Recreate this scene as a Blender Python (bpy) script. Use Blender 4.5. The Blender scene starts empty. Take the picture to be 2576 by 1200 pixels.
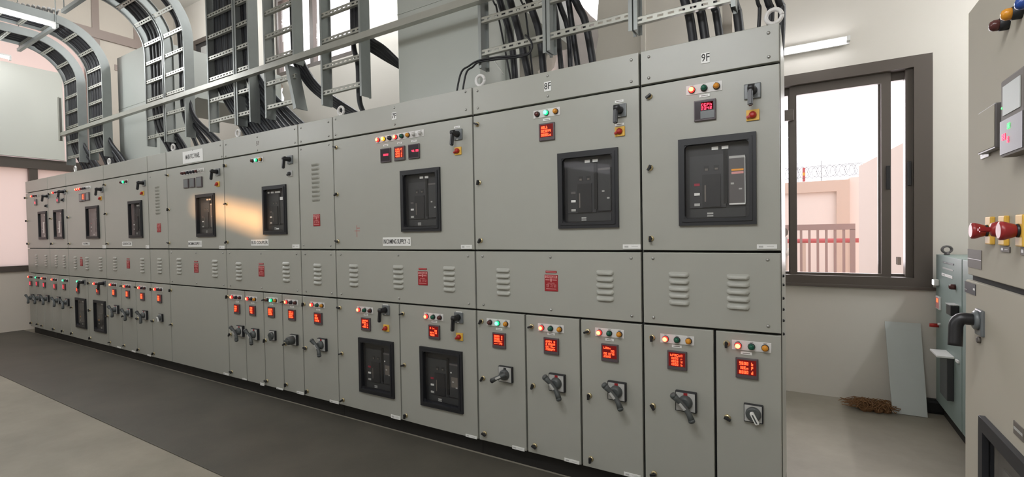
import bpy, bmesh, math, random
from mathutils import Vector, Matrix
random.seed(7)
C = bpy.context.scene.collection
S = bpy.context.scene

# ------------------------------------------------------------------ camera
FPX, YAW, PIT, ROLL, CYO = 1211.2535, -0.5451, -0.0200, -0.0173, 10.7705
CAM = Vector((0, -2.4, 1.372))
def cam_axes():
    cy, sy, cp, sp, cr, sr = math.cos(YAW), math.sin(YAW), math.cos(PIT), math.sin(PIT), math.cos(ROLL), math.sin(ROLL)
    f = Vector((sy*cp, cy*cp, sp)); r = Vector((cy, -sy, 0)); u = r.cross(f)
    return cr*r+sr*u, -sr*r+cr*u, f
RR, UU, FF = cam_axes()
cd = bpy.data.cameras.new('camera'); cam = bpy.data.objects.new('camera', cd); C.objects.link(cam)
cd.sensor_fit = 'HORIZONTAL'; cd.sensor_width = 36; cd.lens = 36*FPX/2576; cd.shift_y = CYO/2576
cd.clip_start = 0.05; cd.clip_end = 200
m = Matrix(((RR.x, UU.x, -FF.x, CAM.x), (RR.y, UU.y, -FF.y, CAM.y), (RR.z, UU.z, -FF.z, CAM.z), (0, 0, 0, 1)))
cam.matrix_world = m
S.camera = cam
# ------------------------------------------------------------------ world, sun, exposure
S.view_settings.view_transform = 'Standard'; S.view_settings.look = 'None'
S.view_settings.gamma = 1; S.view_settings.use_curve_mapping = False
S.view_settings.exposure = 0.0
w = bpy.data.worlds.new('sky'); S.world = w; w.use_nodes = True
bg = w.node_tree.nodes['Background']; bg.inputs[0].default_value = (1.0, 0.96, 1.0, 1); bg.inputs[1].default_value = 1.9
def light(name, kind, loc, energy, color, rot=None, **kw):
    ld = bpy.data.lights.new(name, kind); ld.energy = energy; ld.color = color
    for k, v in kw.items(): setattr(ld, k, v)
    o = bpy.data.objects.new(name, ld); C.objects.link(o); o.location = loc
    if rot is not None: o.rotation_euler = rot
    return o
SUN_D = Vector((-0.22, 1, -0.17)).normalized()
sun = light('sun', 'SUN', (0, -12, 6), 15, (1.0, 0.50, 0.20), None, angle=math.radians(2.4))
sun.rotation_mode = 'QUATERNION'; sun.rotation_quaternion = SUN_D.to_track_quat('-Z', 'Y')
# daylight coming in at the windows
def window_light(loc, rot, sx, sy, e, col):
    return light('daylight', 'AREA', loc, e, col, rot, shape='RECTANGLE', size=sx, size_y=sy)

# ------------------------------------------------------------------ pixel -> point on a plane
def on(px, py, ax, val):
    a = (px-1288)/FPX; b = -(py-600-CYO)/FPX
    d = a*RR+b*UU+FF; t = (val-CAM[ax])/d[ax]
    return CAM+t*d
def F(px, py):                      # the front plane of the switchboard
    p = on(px, py, 1, 0.0); return p.x, p.z

# ------------------------------------------------------------------ materials
def srgb(c):
    return tuple(((v/255)/12.92 if v/255 <= .04045 else ((v/255+.055)/1.055)**2.4) for v in c)
def mat(name, col, rough=.5, metal=0, noise=0.0, nscale=20, bump=0, bscale=60, emit=None, es=0, spec=.5, alpha=None):
    m = bpy.data.materials.new(name); m.use_nodes = True; nt = m.node_tree; b = nt.nodes['Principled BSDF']
    c = srgb(col); b.inputs['Base Color'].default_value = (*c, 1); b.inputs['Roughness'].default_value = rough
    b.inputs['Metallic'].default_value = metal; b.inputs['Specular IOR Level'].default_value = spec
    if noise or bump:
        tc = nt.nodes.new('ShaderNodeTexCoord')
    if noise:
        n = nt.nodes.new('ShaderNodeTexNoise'); n.inputs['Scale'].default_value = nscale; n.inputs['Detail'].default_value = 6
        r = nt.nodes.new('ShaderNodeMix'); r.data_type = 'RGBA'
        r.inputs[6].default_value = (*[x*(1-noise) for x in c], 1); r.inputs[7].default_value = (*[min(1, x*(1+noise)) for x in c], 1)
        nt.links.new(tc.outputs['Object'], n.inputs['Vector']); nt.links.new(n.outputs['Fac'], r.inputs[0]); nt.links.new(r.outputs[2], b.inputs['Base Color'])
    if bump:
        n2 = nt.nodes.new('ShaderNodeTexNoise'); n2.inputs['Scale'].default_value = bscale; n2.inputs['Detail'].default_value = 3
        bp = nt.nodes.new('ShaderNodeBump'); bp.inputs['Strength'].default_value = bump; bp.inputs['Distance'].default_value = .004
        nt.links.new(tc.outputs['Object'], n2.inputs['Vector']); nt.links.new(n2.outputs['Fac'], bp.inputs['Height']); nt.links.new(bp.outputs[0], b.inputs['Normal'])
    if emit:
        b.inputs['Emission Color'].default_value = (*srgb(emit), 1); b.inputs['Emission Strength'].default_value = es
    return m
M = {}
M['panel'] = mat('panel_grey_paint', (160, 160, 152), .36, 0, .03, 9, .05, 350)
M['panel2'] = mat('bus_duct_grey_paint', (178, 182, 176), .38, 0, .03, 4, .05, 200)
M['gasket'] = mat('black_gasket', (22, 22, 20), .8)
M['plinth'] = mat('plinth_black', (28, 26, 24), .6)
M['black'] = mat('black_plastic', (30, 30, 33), .38)
M['blackm'] = mat('charcoal_bezel', (30, 31, 35), .5)
M['breaker'] = mat('breaker_grey', (52, 53, 55), .4)
M['breaker2'] = mat('breaker_dark', (36, 36, 39), .4)
M['breaker3'] = mat('breaker_midgrey', (92, 88, 88), .35)
M['slot'] = mat('slot_black', (8, 8, 9), .6)
M['chrome'] = mat('chrome', (210, 208, 200), .22, 1)
M['steel'] = mat('zinc_screw', (170, 170, 168), .35, .8)
M['brass'] = mat('brassy_latch', (205, 190, 150), .3, .8)
M['hgrey'] = mat('handle_grey', (72, 76, 76), .45)
M['hplate'] = mat('handle_plate', (175, 175, 172), .4)
M['pplate'] = mat('pistol_plate', (104, 108, 110), .28)
M['white'] = mat('white_tag', (225, 225, 222), .45)
M['white2'] = mat('lamp_strip_white', (214, 212, 210), .5)
M['ink'] = mat('tag_ink', (40, 40, 40), .6)
M['yellow'] = mat('yellow_plate', (224, 178, 74), .45)
M['red'] = mat('red_knob', (168, 34, 26), .38)
M['redg'] = mat('mushroom_red', (150, 40, 42), .32)
M['danger'] = mat('danger_red', (150, 30, 36), .5)
M['dangertext'] = mat('danger_text', (214, 150, 148), .5)
M['bezel'] = mat('meter_bezel', (84, 74, 78), .42)
M['screenoff'] = mat('meter_screen_dark', (44, 34, 42), .2)
M['screen'] = mat('meter_screen_lit', (60, 6, 8), .25, emit=(190, 10, 16), es=.22)
M['digit'] = mat('meter_digits', (255, 70, 40), .4, emit=(255, 82, 44), es=3.2)
M['digitpk'] = mat('meter_digits_pink', (255, 60, 90), .4, emit=(255, 58, 88), es=2.4)
M['lR'] = mat('lamp_red_on', (255, 40, 36), .3, emit=(255, 44, 40), es=2.2); M['lRc'] = mat('lamp_red_core', (255, 150, 110), .3, emit=(255, 140, 96), es=3.5)
M['lY'] = mat('lamp_amber_on', (255, 150, 30), .3, emit=(255, 150, 30), es=1.8); M['lYc'] = mat('lamp_amber_core', (255, 225, 110), .3, emit=(255, 220, 100), es=3)
M['lG'] = mat('lamp_green_on', (20, 190, 120), .3, emit=(20, 190, 120), es=1.6); M['lGc'] = mat('lamp_green_core', (120, 255, 215), .3, emit=(110, 255, 210), es=2.6)
M['lr'] = mat('lamp_red_off', (84, 44, 42), .25)
M['lg'] = mat('lamp_green_off', (28, 92, 72), .22)
M['la'] = mat('lamp_amber_off', (210, 140, 40), .25)
M['lw'] = mat('lamp_clear_off', (190, 188, 184), .2)
M['lk'] = mat('lamp_dark_off', (44, 42, 52), .22)
M['lb'] = mat('lamp_blue', (40, 74, 150), .25)
M['galv'] = mat('galvanised_steel', (150, 154, 152), .42, .55, .10, 12, .05, 80)
M['galv2'] = mat('galvanised_rail', (176, 176, 168), .35, .6, .12, 7)
M['cable'] = mat('cable_black', (22, 23, 28), .48)
M['cable2'] = mat('cable_grey_black', (52, 55, 60), .5)
M['wall'] = mat('wall_beige_plaster', (212, 203, 191), .85, 0, .03, 2.5, .2, 30)
M['wallw'] = mat('wall_offwhite_plaster', (216, 211, 202), .85, 0, .035, 1.6, .2, 30)
M['frame'] = mat('window_brown_aluminium', (92, 84, 78), .45, .2)
M['beam'] = mat('window_beam_brown', (158, 142, 134), .5)
M['board'] = mat('white_board', (205, 206, 197), .6)
M['ceil'] = mat('ceiling_white', (214, 212, 206), .9)
M['green'] = mat('sea_grey_cabinet', (128, 143, 138), .42, 0, .03, 6)
M['near'] = mat('near_cabinet_paint', (178, 172, 158), .75, 0, .03, 6, spec=.25)
M['sheet'] = mat('grey_sheet_metal', (186, 191, 188), .5, .1, .04, 8)
M['ground'] = mat('ground_sand', (200, 192, 184), .9)
M['comp'] = mat('compound_wall_tan', (205, 184, 170), .9)
M['comp2'] = mat('compound_wall_cream', (226, 214, 207), .9)
M['gate'] = mat('gate_brown', (158, 136, 132), .7)
M['pipe'] = mat('red_pipe', (186, 92, 94), .6)
M['fiber'] = mat('coir_brown', (128, 92, 60), .9, 0, .3, 40)
M['wire'] = mat('razor_wire', (110, 110, 112), .5, .5)
M['paper'] = mat('white_sheeting', (232, 228, 228), .8)
M['sticker'] = mat('dull_sticker', (104, 98, 92), .6)
M['marker'] = mat('red_marker', (170, 90, 80), .7)
M['orange'] = mat('orange_label', (235, 160, 50), .5)
M['pinkred'] = mat('trip_button', (150, 40, 60), .4)
def tube_mat():
    m = mat('tube_light_glow', (255, 255, 255), .4, emit=(250, 250, 255), es=14); return m
M['tube'] = tube_mat()
M['whitelit'] = mat('white_indicator_on', (255, 255, 255), .4, emit=(255, 255, 255), es=2.5)
M['gdig'] = mat('green_digit', (70, 255, 110), .4, emit=(60, 255, 100), es=2.0)
def floor_mat(name, c1, c2, sc, rough):
    m = bpy.data.materials.new(name); m.use_nodes = True; nt = m.node_tree; b = nt.nodes['Principled BSDF']
    tc = nt.nodes.new('ShaderNodeTexCoord'); n = nt.nodes.new('ShaderNodeTexNoise'); n.inputs['Scale'].default_value = sc; n.inputs['Detail'].default_value = 8
    n.inputs['Roughness'].default_value = .65
    r = nt.nodes.new('ShaderNodeValToRGB'); r.color_ramp.elements[0].position = .35; r.color_ramp.elements[1].position = .68
    r.color_ramp.elements[0].color = (*srgb(c1), 1); r.color_ramp.elements[1].color = (*srgb(c2), 1)
    nt.links.new(tc.outputs['Object'], n.inputs['Vector']); nt.links.new(n.outputs['Fac'], r.inputs[0]); nt.links.new(r.outputs[0], b.inputs['Base Color'])
    n2 = nt.nodes.new('ShaderNodeTexNoise'); n2.inputs['Scale'].default_value = 120; bp = nt.nodes.new('ShaderNodeBump'); bp.inputs['Strength'].default_value = .15; bp.inputs['Distance'].default_value = .003
    nt.links.new(tc.outputs['Object'], n2.inputs['Vector']); nt.links.new(n2.outputs['Fac'], bp.inputs['Height']); nt.links.new(bp.outputs[0], b.inputs['Normal'])
    b.inputs['Roughness'].default_value = rough
    return m
M['floor'] = floor_mat('concrete_floor', (126, 120, 108), (148, 141, 127), 1.3, .6)
M['mat'] = floor_mat('rubber_mat_green_grey', (70, 67, 59), (84, 80, 71), 1.8, .55)
def glass_mat():
    m = bpy.data.materials.new('clear_pane'); m.use_nodes = True; nt = m.node_tree; nt.nodes.remove(nt.nodes['Principled BSDF'])
    t = nt.nodes.new('ShaderNodeBsdfTransparent'); g = nt.nodes.new('ShaderNodeBsdfGlossy'); g.inputs['Roughness'].default_value = .03
    fr = nt.nodes.new('ShaderNodeFresnel'); fr.inputs[0].default_value = 1.45; mx = nt.nodes.new('ShaderNodeMixShader')
    geo = nt.nodes.new('ShaderNodeNewGeometry'); inv = nt.nodes.new('ShaderNodeMath'); inv.operation = 'SUBTRACT'; inv.inputs[0].default_value = 1.0
    mul = nt.nodes.new('ShaderNodeMath'); mul.operation = 'MULTIPLY'      # no reflection on the way out of the thin pane
    nt.links.new(geo.outputs['Backfacing'], inv.inputs[1]); nt.links.new(inv.outputs[0], mul.inputs[0]); nt.links.new(fr.outputs[0], mul.inputs[1])
    nt.links.new(mul.outputs[0], mx.inputs[0]); nt.links.new(t.outputs[0], mx.inputs[1]); nt.links.new(g.outputs[0], mx.inputs[2])
    nt.links.new(mx.outputs[0], nt.nodes['Material Output'].inputs[0]); return m
M['glass'] = glass_mat()
def frost_mat():
    m = bpy.data.materials.new('frosted_pane'); m.use_nodes = True; nt = m.node_tree; nt.nodes.remove(nt.nodes['Principled BSDF'])
    t = nt.nodes.new('ShaderNodeBsdfTranslucent'); t.inputs[0].default_value = (*srgb((228, 222, 220)), 1)
    d = nt.nodes.new('ShaderNodeBsdfDiffuse'); d.inputs[0].default_value = (*srgb((225, 200, 190)), 1)
    mx = nt.nodes.new('ShaderNodeMixShader'); mx.inputs[0].default_value = .25
    nt.links.new(t.outputs[0], mx.inputs[1]); nt.links.new(d.outputs[0], mx.inputs[2]); nt.links.new(mx.outputs[0], nt.nodes['Material Output'].inputs[0]); return m
M['frost'] = frost_mat()

# ------------------------------------------------------------------ mesh helpers
class MB:
    def __init__(s): s.bm = bmesh.new(); s.mats = []
    def mi(s, m):
        m = M[m]
        if m not in s.mats: s.mats.append(m)
        return s.mats.index(m)
    def _faces(s, fs, m, smooth=False):
        i = s.mi(m)
        for f in fs: f.material_index = i; f.smooth = smooth
    def box(s, x0, x1, y0, y1, z0, z1, m, bev=0, seg=2):
        v = [s.bm.verts.new(p) for p in [(x0,y0,z0),(x1,y0,z0),(x1,y1,z0),(x0,y1,z0),(x0,y0,z1),(x1,y0,z1),(x1,y1,z1),(x0,y1,z1)]]
        fs = [s.bm.faces.new([v[i] for i in q]) for q in [(0,1,5,4),(1,2,6,5),(2,3,7,6),(3,0,4,7),(4,5,6,7),(3,2,1,0)]]
        s._faces(fs, m)
        if bev:
            es = {e for f in fs for e in f.edges}
            r = bmesh.ops.bevel(s.bm, geom=list(es), offset=bev, segments=seg, affect='EDGES', profile=.6)
            s._faces(r['faces'], m)
        return s
    def obox(s, c, ax, ay, az, hx, hy, hz, m, bev=0):
        n0 = len(s.bm.verts)
        pts = [c+ax*(sx*hx)+ay*(sy*hy)+az*(sz*hz) for sz in (-1, 1) for sx, sy in ((-1,-1),(1,-1),(1,1),(-1,1))]
        v = [s.bm.verts.new(p) for p in pts]
        fs = [s.bm.faces.new([v[i] for i in q]) for q in [(0,1,5,4),(1,2,6,5),(2,3,7,6),(3,0,4,7),(4,5,6,7),(3,2,1,0)]]
        s._faces(fs, m)
        if bev:
            es = {e for f in fs for e in f.edges}
            r = bmesh.ops.bevel(s.bm, geom=list(es), offset=bev, segments=2, affect='EDGES'); s._faces(r['faces'], m)
        return s
    def rev(s, c, axis, prof, m, n=20, smooth=True):
        """surface of revolution about axis through c; prof = [(t, r)]"""
        a = Vector(axis).normalized(); u = a.orthogonal().normalized(); v = a.cross(u); c = Vector(c)
        rings = []
        for t, r in prof:
            rings.append([s.bm.verts.new(c+a*t+(u*math.cos(k*2*math.pi/n)+v*math.sin(k*2*math.pi/n))*max(r, 1e-5)) for k in range(n)])
        fs = []
        for i in range(len(rings)-1):
            for k in range(n):
                fs.append(s.bm.faces.new([rings[i][k], rings[i][(k+1)%n], rings[i+1][(k+1)%n], rings[i+1][k]]))
        s._faces(fs, m, smooth)
        e = [s.bm.faces.new(rings[0][::-1]), s.bm.faces.new(rings[-1])]; s._faces(e, m)
        return s
    def tube(s, pts, r, m, n=8):
        pts = [Vector(p) for p in pts]; rings = []; u = None
        for i, p in enumerate(pts):
            t = (pts[min(i+1, len(pts)-1)]-pts[max(i-1, 0)]).normalized()
            u = t.orthogonal().normalized() if u is None else (u-t*u.dot(t)).normalized()
            v = t.cross(u); rr = r[i] if isinstance(r, (list, tuple)) else r
            rings.append([s.bm.verts.new(p+(u*math.cos(k*2*math.pi/n)+v*math.sin(k*2*math.pi/n))*rr) for k in range(n)])
        fs = [s.bm.faces.new([rings[i][k], rings[i][(k+1)%n], rings[i+1][(k+1)%n], rings[i+1][k]]) for i in range(len(rings)-1) for k in range(n)]
        s._faces(fs, m, True)
        s._faces([s.bm.faces.new(rings[0][::-1]), s.bm.faces.new(rings[-1])], m)
        return s
    def plate(s, x0, x1, z0, z1, y0, y1, m, holes=(), bev=0):
        """plate in the x-z plane, front at y0, back at y1, with rectangular holes (hx0,hx1,hz0,hz1)"""
        xs = sorted({x0, x1, *[h[0] for h in holes], *[h[1] for h in holes]}); zs = sorted({z0, z1, *[h[2] for h in holes], *[h[3] for h in holes]})
        def solid(i, j):
            if i < 0 or j < 0 or i >= len(xs)-1 or j >= len(zs)-1: return False
            cx, cz = (xs[i]+xs[i+1])/2, (zs[j]+zs[j+1])/2
            return not any(h[0] < cx < h[1] and h[2] < cz < h[3] for h in holes)
        V = {}
        def vt(i, j, k):
            if (i, j, k) not in V: V[i, j, k] = s.bm.verts.new((xs[i], (y0, y1)[k], zs[j]))
            return V[i, j, k]
        fs = []
        for i in range(len(xs)-1):
            for j in range(len(zs)-1):
                if not solid(i, j): continue
                fs.append(s.bm.faces.new([vt(i,j,0), vt(i+1,j,0), vt(i+1,j+1,0), vt(i,j+1,0)]))
                fs.append(s.bm.faces.new([vt(i,j,1), vt(i,j+1,1), vt(i+1,j+1,1), vt(i+1,j,1)]))
                if not solid(i-1, j): fs.append(s.bm.faces.new([vt(i,j,1), vt(i,j,0), vt(i,j+1,0), vt(i,j+1,1)]))
                if not solid(i+1, j): fs.append(s.bm.faces.new([vt(i+1,j,0), vt(i+1,j,1), vt(i+1,j+1,1), vt(i+1,j+1,0)]))
                if not solid(i, j-1): fs.append(s.bm.faces.new([vt(i,j,1), vt(i+1,j,1), vt(i+1,j,0), vt(i,j,0)]))
                if not solid(i, j+1): fs.append(s.bm.faces.new([vt(i,j+1,0), vt(i+1,j+1,0), vt(i+1,j+1,1), vt(i,j+1,1)]))
        s._faces(fs, m)
        if bev:
            es = [e for e in s.bm.edges if all(abs(v.co.y-y0) < 1e-6 for v in e.verts) and
                  ((all(abs(v.co.x-x0) < 1e-6 for v in e.verts)) or all(abs(v.co.x-x1) < 1e-6 for v in e.verts) or
                   all(abs(v.co.z-z0) < 1e-6 for v in e.verts) or all(abs(v.co.z-z1) < 1e-6 for v in e.verts))]
            r = bmesh.ops.bevel(s.bm, geom=es, offset=bev, segments=3, affect='EDGES', profile=.5); s._faces(r['faces'], m)
        return s
    def prism(s, pts, n, d, m):
        """closed polygon pts (3-D, planar) extruded by vector n*d"""
        n = Vector(n)*d; a = [s.bm.verts.new(Vector(p)) for p in pts]; b = [s.bm.verts.new(Vector(p)+n) for p in pts]
        k = len(a); fs = [s.bm.faces.new(a[::-1]), s.bm.faces.new(b)]+[s.bm.faces.new([a[i], a[(i+1)%k], b[(i+1)%k], b[i]]) for i in range(k)]
        s._faces(fs, m); return s
    def mesh(s, name, off=(0, 0, 0)):
        bmesh.ops.recalc_face_normals(s.bm, faces=s.bm.faces[:])
        me = bpy.data.meshes.new(name); off = Vector(off)
        if off.length:
            for v in s.bm.verts: v.co -= off
        s.bm.to_mesh(me); s.bm.free()
        for m in s.mats: me.materials.append(m)
        return me
    def build(s, name, parent=None, off=None, loc=None):
        if off is None: off = worldloc(parent) if parent is not None and not ROOT.get(root_of(parent)) else (0, 0, 0)
        me = s.mesh(name, off); o = bpy.data.objects.new(name, me); C.objects.link(o); o.parent = parent
        if loc: o.location = loc
        return o
ROOT = {}                           # roots that are turned: their parts are given in the root's own frame
def worldloc(o):
    p = Vector((0, 0, 0))
    while o is not None:
        p = p+o.location; o = o.parent
    return p
def tag(o, label=None, cat=None, group=None, kind=None):
    if label: o['label'] = label
    if cat: o['category'] = cat
    if group: o['group'] = group
    if kind: o['kind'] = kind
    return o
def thing(name, label, cat, loc=(0, 0, 0), group=None, rotz=0):
    o = bpy.data.objects.new(name, None); C.objects.link(o); o.location = loc; o.rotation_euler = (0, 0, rotz)
    o.empty_display_size = .1
    return tag(o, label, cat, group)
def struct(mb, name): return tag(mb.build(name), kind='structure')
def inst(name, me, parent, x, y, z, rot=None, label=None):
    """a mesh placed at world-aligned (x,y,z) of the root frame under parent"""
    o = bpy.data.objects.new(name, me); C.objects.link(o); o.parent = parent
    p = Vector((x, y, z))-worldloc(parent) if not ROOT.get(root_of(parent)) else Vector((x, y, z))
    o.location = p
    if rot: o.rotation_euler = rot
    if label: o['label'] = label
    return o
def root_of(o):
    while o.parent is not None: o = o.parent
    return o.name
def text_mesh(txt, h, m='ink', bold=0.0, align='CENTER'):
    cu = bpy.data.curves.new('txt', 'FONT'); cu.body = txt; cu.size = h/.7; cu.align_x = align; cu.align_y = 'CENTER'; cu.extrude = .0004; cu.offset = bold
    cu.resolution_u = 2
    o = bpy.data.objects.new('txt', cu); C.objects.link(o)
    dg = bpy.context.evaluated_depsgraph_get(); me = bpy.data.meshes.new_from_object(o.evaluated_get(dg))
    bpy.data.objects.remove(o); bpy.data.curves.remove(cu)
    for v in me.vertices: v.co = Vector((v.co.x, -v.co.z, v.co.y))
    return me
def add_text(mb, txt, h, x, y, z, m='ink', bold=0.0, wmax=None):
    me = text_mesh(txt, h, bold=bold); xs = [v.co.x for v in me.vertices]; k = 1
    if wmax and xs and max(xs)-min(xs) > 0: k = min(1, wmax/(max(xs)-min(xs)))
    i = mb.mi(m); nv = [mb.bm.verts.new((x+v.co.x*k, y+v.co.y, z+v.co.z)) for v in me.vertices]
    for p in me.polygons:
        try:
            f = mb.bm.faces.new([nv[a] for a in p.vertices]); f.material_index = i
        except ValueError: pass
    bpy.data.meshes.remove(me)
# seven-segment characters
SEG = {'0':'abcdef','1':'bc','2':'abged','3':'abgcd','4':'fgbc','5':'afgcd','6':'afgedc','7':'abc','8':'abcdefg','9':'abcdfg','-':'g','A':'abcefg','P':'abefg','F':'aefg',
       'L':'def','U':'bcdef','n':'ceg','r':'eg','h':'cefg','o':'cdeg','t':'defg','E':'adefg','C':'adef','b':'cdefg','d':'bcdeg','V':'bcdef','y':'bcdfg','H':'bcefg','O':'abcdef','G':'acdef','I':'bc'}
def seg_text(mb, s, x, z, w, h, y, m):
    t = h*.17
    for i, ch in enumerate(s):
        if ch == '.': mb.box(x+(i-.1)*w*1.0, x+(i+.08)*w, y, y+.0008, z, z+t, m); continue
        for g in SEG.get(ch, ''):
            X = x+i*w*1.05; W = w*.78
            b = {'a':(0,W,h-t,h),'d':(0,W,0,t),'g':(0,W,h/2-t/2,h/2+t/2),'f':(0,t,h/2,h),'b':(W-t,W,h/2,h),'e':(0,t,0,h/2),'c':(W-t,W,0,h/2)}[g]
            mb.box(X+b[0], X+b[1], y, y+.0008, z+b[2], z+b[3], m)

# ------------------------------------------------------------------ shared small meshes (origin at their centre on the door, outward = -y)
ME = {}
def lamp_mesh(code):
    k = 'lamp'+code
    if k not in ME:
        mb = MB()
        mb.rev((0, 0, 0), (0, -1, 0), [(0, .0155), (.006, .0155), (.007, .0135)], 'blackm' if code not in 'w' else 'white', 16)
        mb.rev((0, 0, 0), (0, -1, 0), [(.006, .0135), (.016, .013), (.0205, .0112)], 'l'+code, 16)
        mb.rev((0, 0, 0), (0, -1, 0), [(.0203, .0112), (.0228, .0075), (.0243, .001)], 'l'+code+('c' if code in 'RGY' else ''), 16)
        ME[k] = mb.mesh('indicator_lamp')
    return ME[k]
def latch_mesh():
    if 'latch' not in ME:
        mb = MB()
        mb.rev((0, 0, 0), (0, -1, 0), [(0, .0145), (.004, .0145), (.007, .012), (.008, .0085)], 'brass', 18)
        mb.rev((0, 0, 0), (0, -1, 0), [(.006, .008), (.014, .0075)], 'black', 12)
        mb.box(-.0055, .0055, -.026, -.012, -.017, .013, 'black', .002)
        ME['latch'] = mb.mesh('latch')
    return ME['latch']
def screw_mesh():
    if 'screw' not in ME:
        mb = MB(); mb.rev((0, 0, 0), (0, -1, 0), [(0, .0075), (.003, .0072), (.0055, .005), (.0065, .001)], 'steel', 12); ME['screw'] = mb.mesh('screw')
    return ME['screw']
def pistol_mesh():
    if 'pistol' not in ME:
        mb = MB()
        mb.box(-.034, .034, -.010, 0, -.034, .034, 'pplate', .004)
        mb.rev((0, 0, .002), (0, -1, 0), [(.008, .021), (.03, .018), (.062, .016), (.066, .012)], 'black', 18)
        ax = Vector((.0, -.12, -1)).normalized(); a2 = Vector((1, 0, 0)); a3 = ax.cross(a2)
        mb.obox(Vector((-.004, -.060, -.034)), a2, a3, ax, .0105, .0115, .042, 'black', .005)
        mb.rev((-.0, -.055, .004), (1, 0, 0), [(-.014, .013), (-.012, .016), (.012, .016), (.014, .013)], 'black', 14)
        mb.box(-.008, .006, -.0115, -.010, -.031, -.028, 'white')
        ME['pistol'] = mb.mesh('pistol_handle')
    return ME['pistol']
def rotary_mesh():
    if 'rotary' not in ME:
        mb = MB()
        mb.box(-.049, .049, -.022, 0, -.049, .049, 'blackm', .004)
        mb.box(-.044, .043, -.0235, -.021, -.044, .043, 'hplate', .001)
        mb.box(-.009, .009, -.0245, -.023, .026, .043, 'danger')
        mb.rev((0, 0, 0), (0, -1, 0), [(.023, .033), (.033, .032), (.042, .027), (.05, .02)], 'hgrey', 22)
        # crank shaped lever from upper left to lower right, bowed outward
        P = [Vector(p) for p in [(-.045, -.070, .038), (-.030, -.066, .022), (-.012, -.060, .004), (.008, -.058, -.020), (.024, -.062, -.044), (.036, -.068, -.070)]]
        mb.tube(P, [.0165, .014, .0125, .0125, .0135, .0155], 'hgrey', 12)
        mb.rev(P[0], (P[0]-P[1]), [(-.004, .0165), (.004, .0165), (.010, .013), (.014, .006)], 'hgrey', 14)
        mb.rev(P[-1], (P[-1]-P[-2]), [(-.004, .0155), (.003, .0155), (.008, .012), (.011, .006)], 'hgrey', 14)
        d = (P[3]-P[2]).normalized(); side = Vector((0, -1, 0)).cross(d).normalized()
        mb.obox((P[2]+P[3])/2+Vector((-.003, -.0125, 0)), side, Vector((0, 1, 0)), d, .006, .0015, .019, 'hplate')
        ME['rotary'] = mb.mesh('rotary_handle')
    return ME['rotary']
def rotary_flat_mesh():
    if 'rotf' not in ME:
        mb = MB()
        mb.box(-.047, .047, -.022, 0, -.047, .047, 'blackm', .004)
        mb.box(-.043, .043, -.0235, -.021, -.043, .043, 'hplate', .001)
        mb.box(-.008, .010, -.0245, -.023, .026, .041, 'breaker')
        mb.rev((0, 0, 0), (0, -1, 0), [(.023, .032), (.036, .031), (.05, .024)], 'hgrey', 22)
        P = [Vector(p) for p in [(.028, -.052, .014), (0, -.060, 0), (-.026, -.072, -.012), (-.052, -.082, -.027)]]
        mb.tube(P, [.013, .013, .012, .0145], 'hgrey', 12)
        mb.rev(P[-1], (P[-1]-P[-2]), [(-.004, .0145), (.005, .0145), (.010, .009)], 'black', 14)
        d = (P[2]-P[1]).normalized(); side = Vector((0, -1, 0)).cross(d).normalized()
        mb.obox((P[1]+P[2])/2+Vector((0, -.0125, 0)), side, Vector((0, 1, 0)), d, .006, .0015, .016, 'hplate')
        ME['rotf'] = mb.mesh('rotary_handle')
    return ME['rotf']
def knob_mesh(white=True):
    k = 'knob%d' % white
    if k not in ME:
        mb = MB()
        mb.box(-.039, .039, -.018, 0, -.041, .041, 'blackm', .003)
        mb.box(-.036, .034, -.0195, -.017, -.036, .037, 'hplate', .001)
        mb.rev((0, 0, 0), (0, -1, 0), [(.019, .032), (.028, .031), (.036, .026)], 'hgrey', 22)
        d = Vector((.5, 0, -1)).normalized(); side = Vector((0, -1, 0)).cross(d).normalized()
        mb.obox(Vector((.006, -.041, -.012)), side, Vector((0, 1, 0)), d, .0085, .009, .028, 'white' if white else 'hgrey', .003)
        if white: mb.obox(Vector((.007, -.0505, -.013)), side, Vector((0, 1, 0)), d, .003, .0008, .02, 'hgrey')
        ME[k] = mb.mesh('selector_knob')
    return ME[k]
def block_knob_mesh():
    if 'bk' not in ME:
        mb = MB(); mb.box(-.044, .044, -.022, 0, -.044, .044, 'blackm', .004); mb.box(-.04, .038, -.0235, -.021, -.04, .04, 'hplate', .001)
        mb.rev((0, 0, 0), (0, -1, 0), [(.023, .036), (.05, .034), (.07, .031), (.074, .024)], 'hgrey', 20)
        mb.box(-.03, .03, -.084, -.07, -.008, .008, 'hgrey', .003); ME['bk'] = mb.mesh('rotary_handle')
    return ME['bk']
def yellow_mesh(kind='y'):
    k = 'sel'+kind
    if k not in ME:
        mb = MB(); mb.box(-.026, .026, -.008, 0, -.024, .024, {'y': 'yellow', 'w': 'hplate', 'k': 'pplate'}[kind], .002)
        km = {'y': 'red', 'w': 'breaker', 'k': 'black'}[kind]
        mb.rev((0, 0, 0), (0, -1, 0), [(.008, .0155), (.018, .015), (.024, .012), (.027, .005)], km, 18)
        mb.obox(Vector((-.012, -.017, -.006)), Vector((.5, 0, -1)).normalized(), Vector((0, 1, 0)), Vector((1, 0, .5)).normalized(), .006, .007, .014, km, .003)
        ME[k] = mb.mesh('selector_switch')
    return ME[k]
def tag_mesh():
    if 'tag' not in ME:
        mb = MB(); mb.box(-.023, .023, -.0025, 0, -.0065, .0065, 'white', .0008); mb.box(-.015, .015, -.0029, -.0025, -.0015, .0015, 'sticker'); ME['tag'] = mb.mesh('name_tag')
    return ME['tag']
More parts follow.
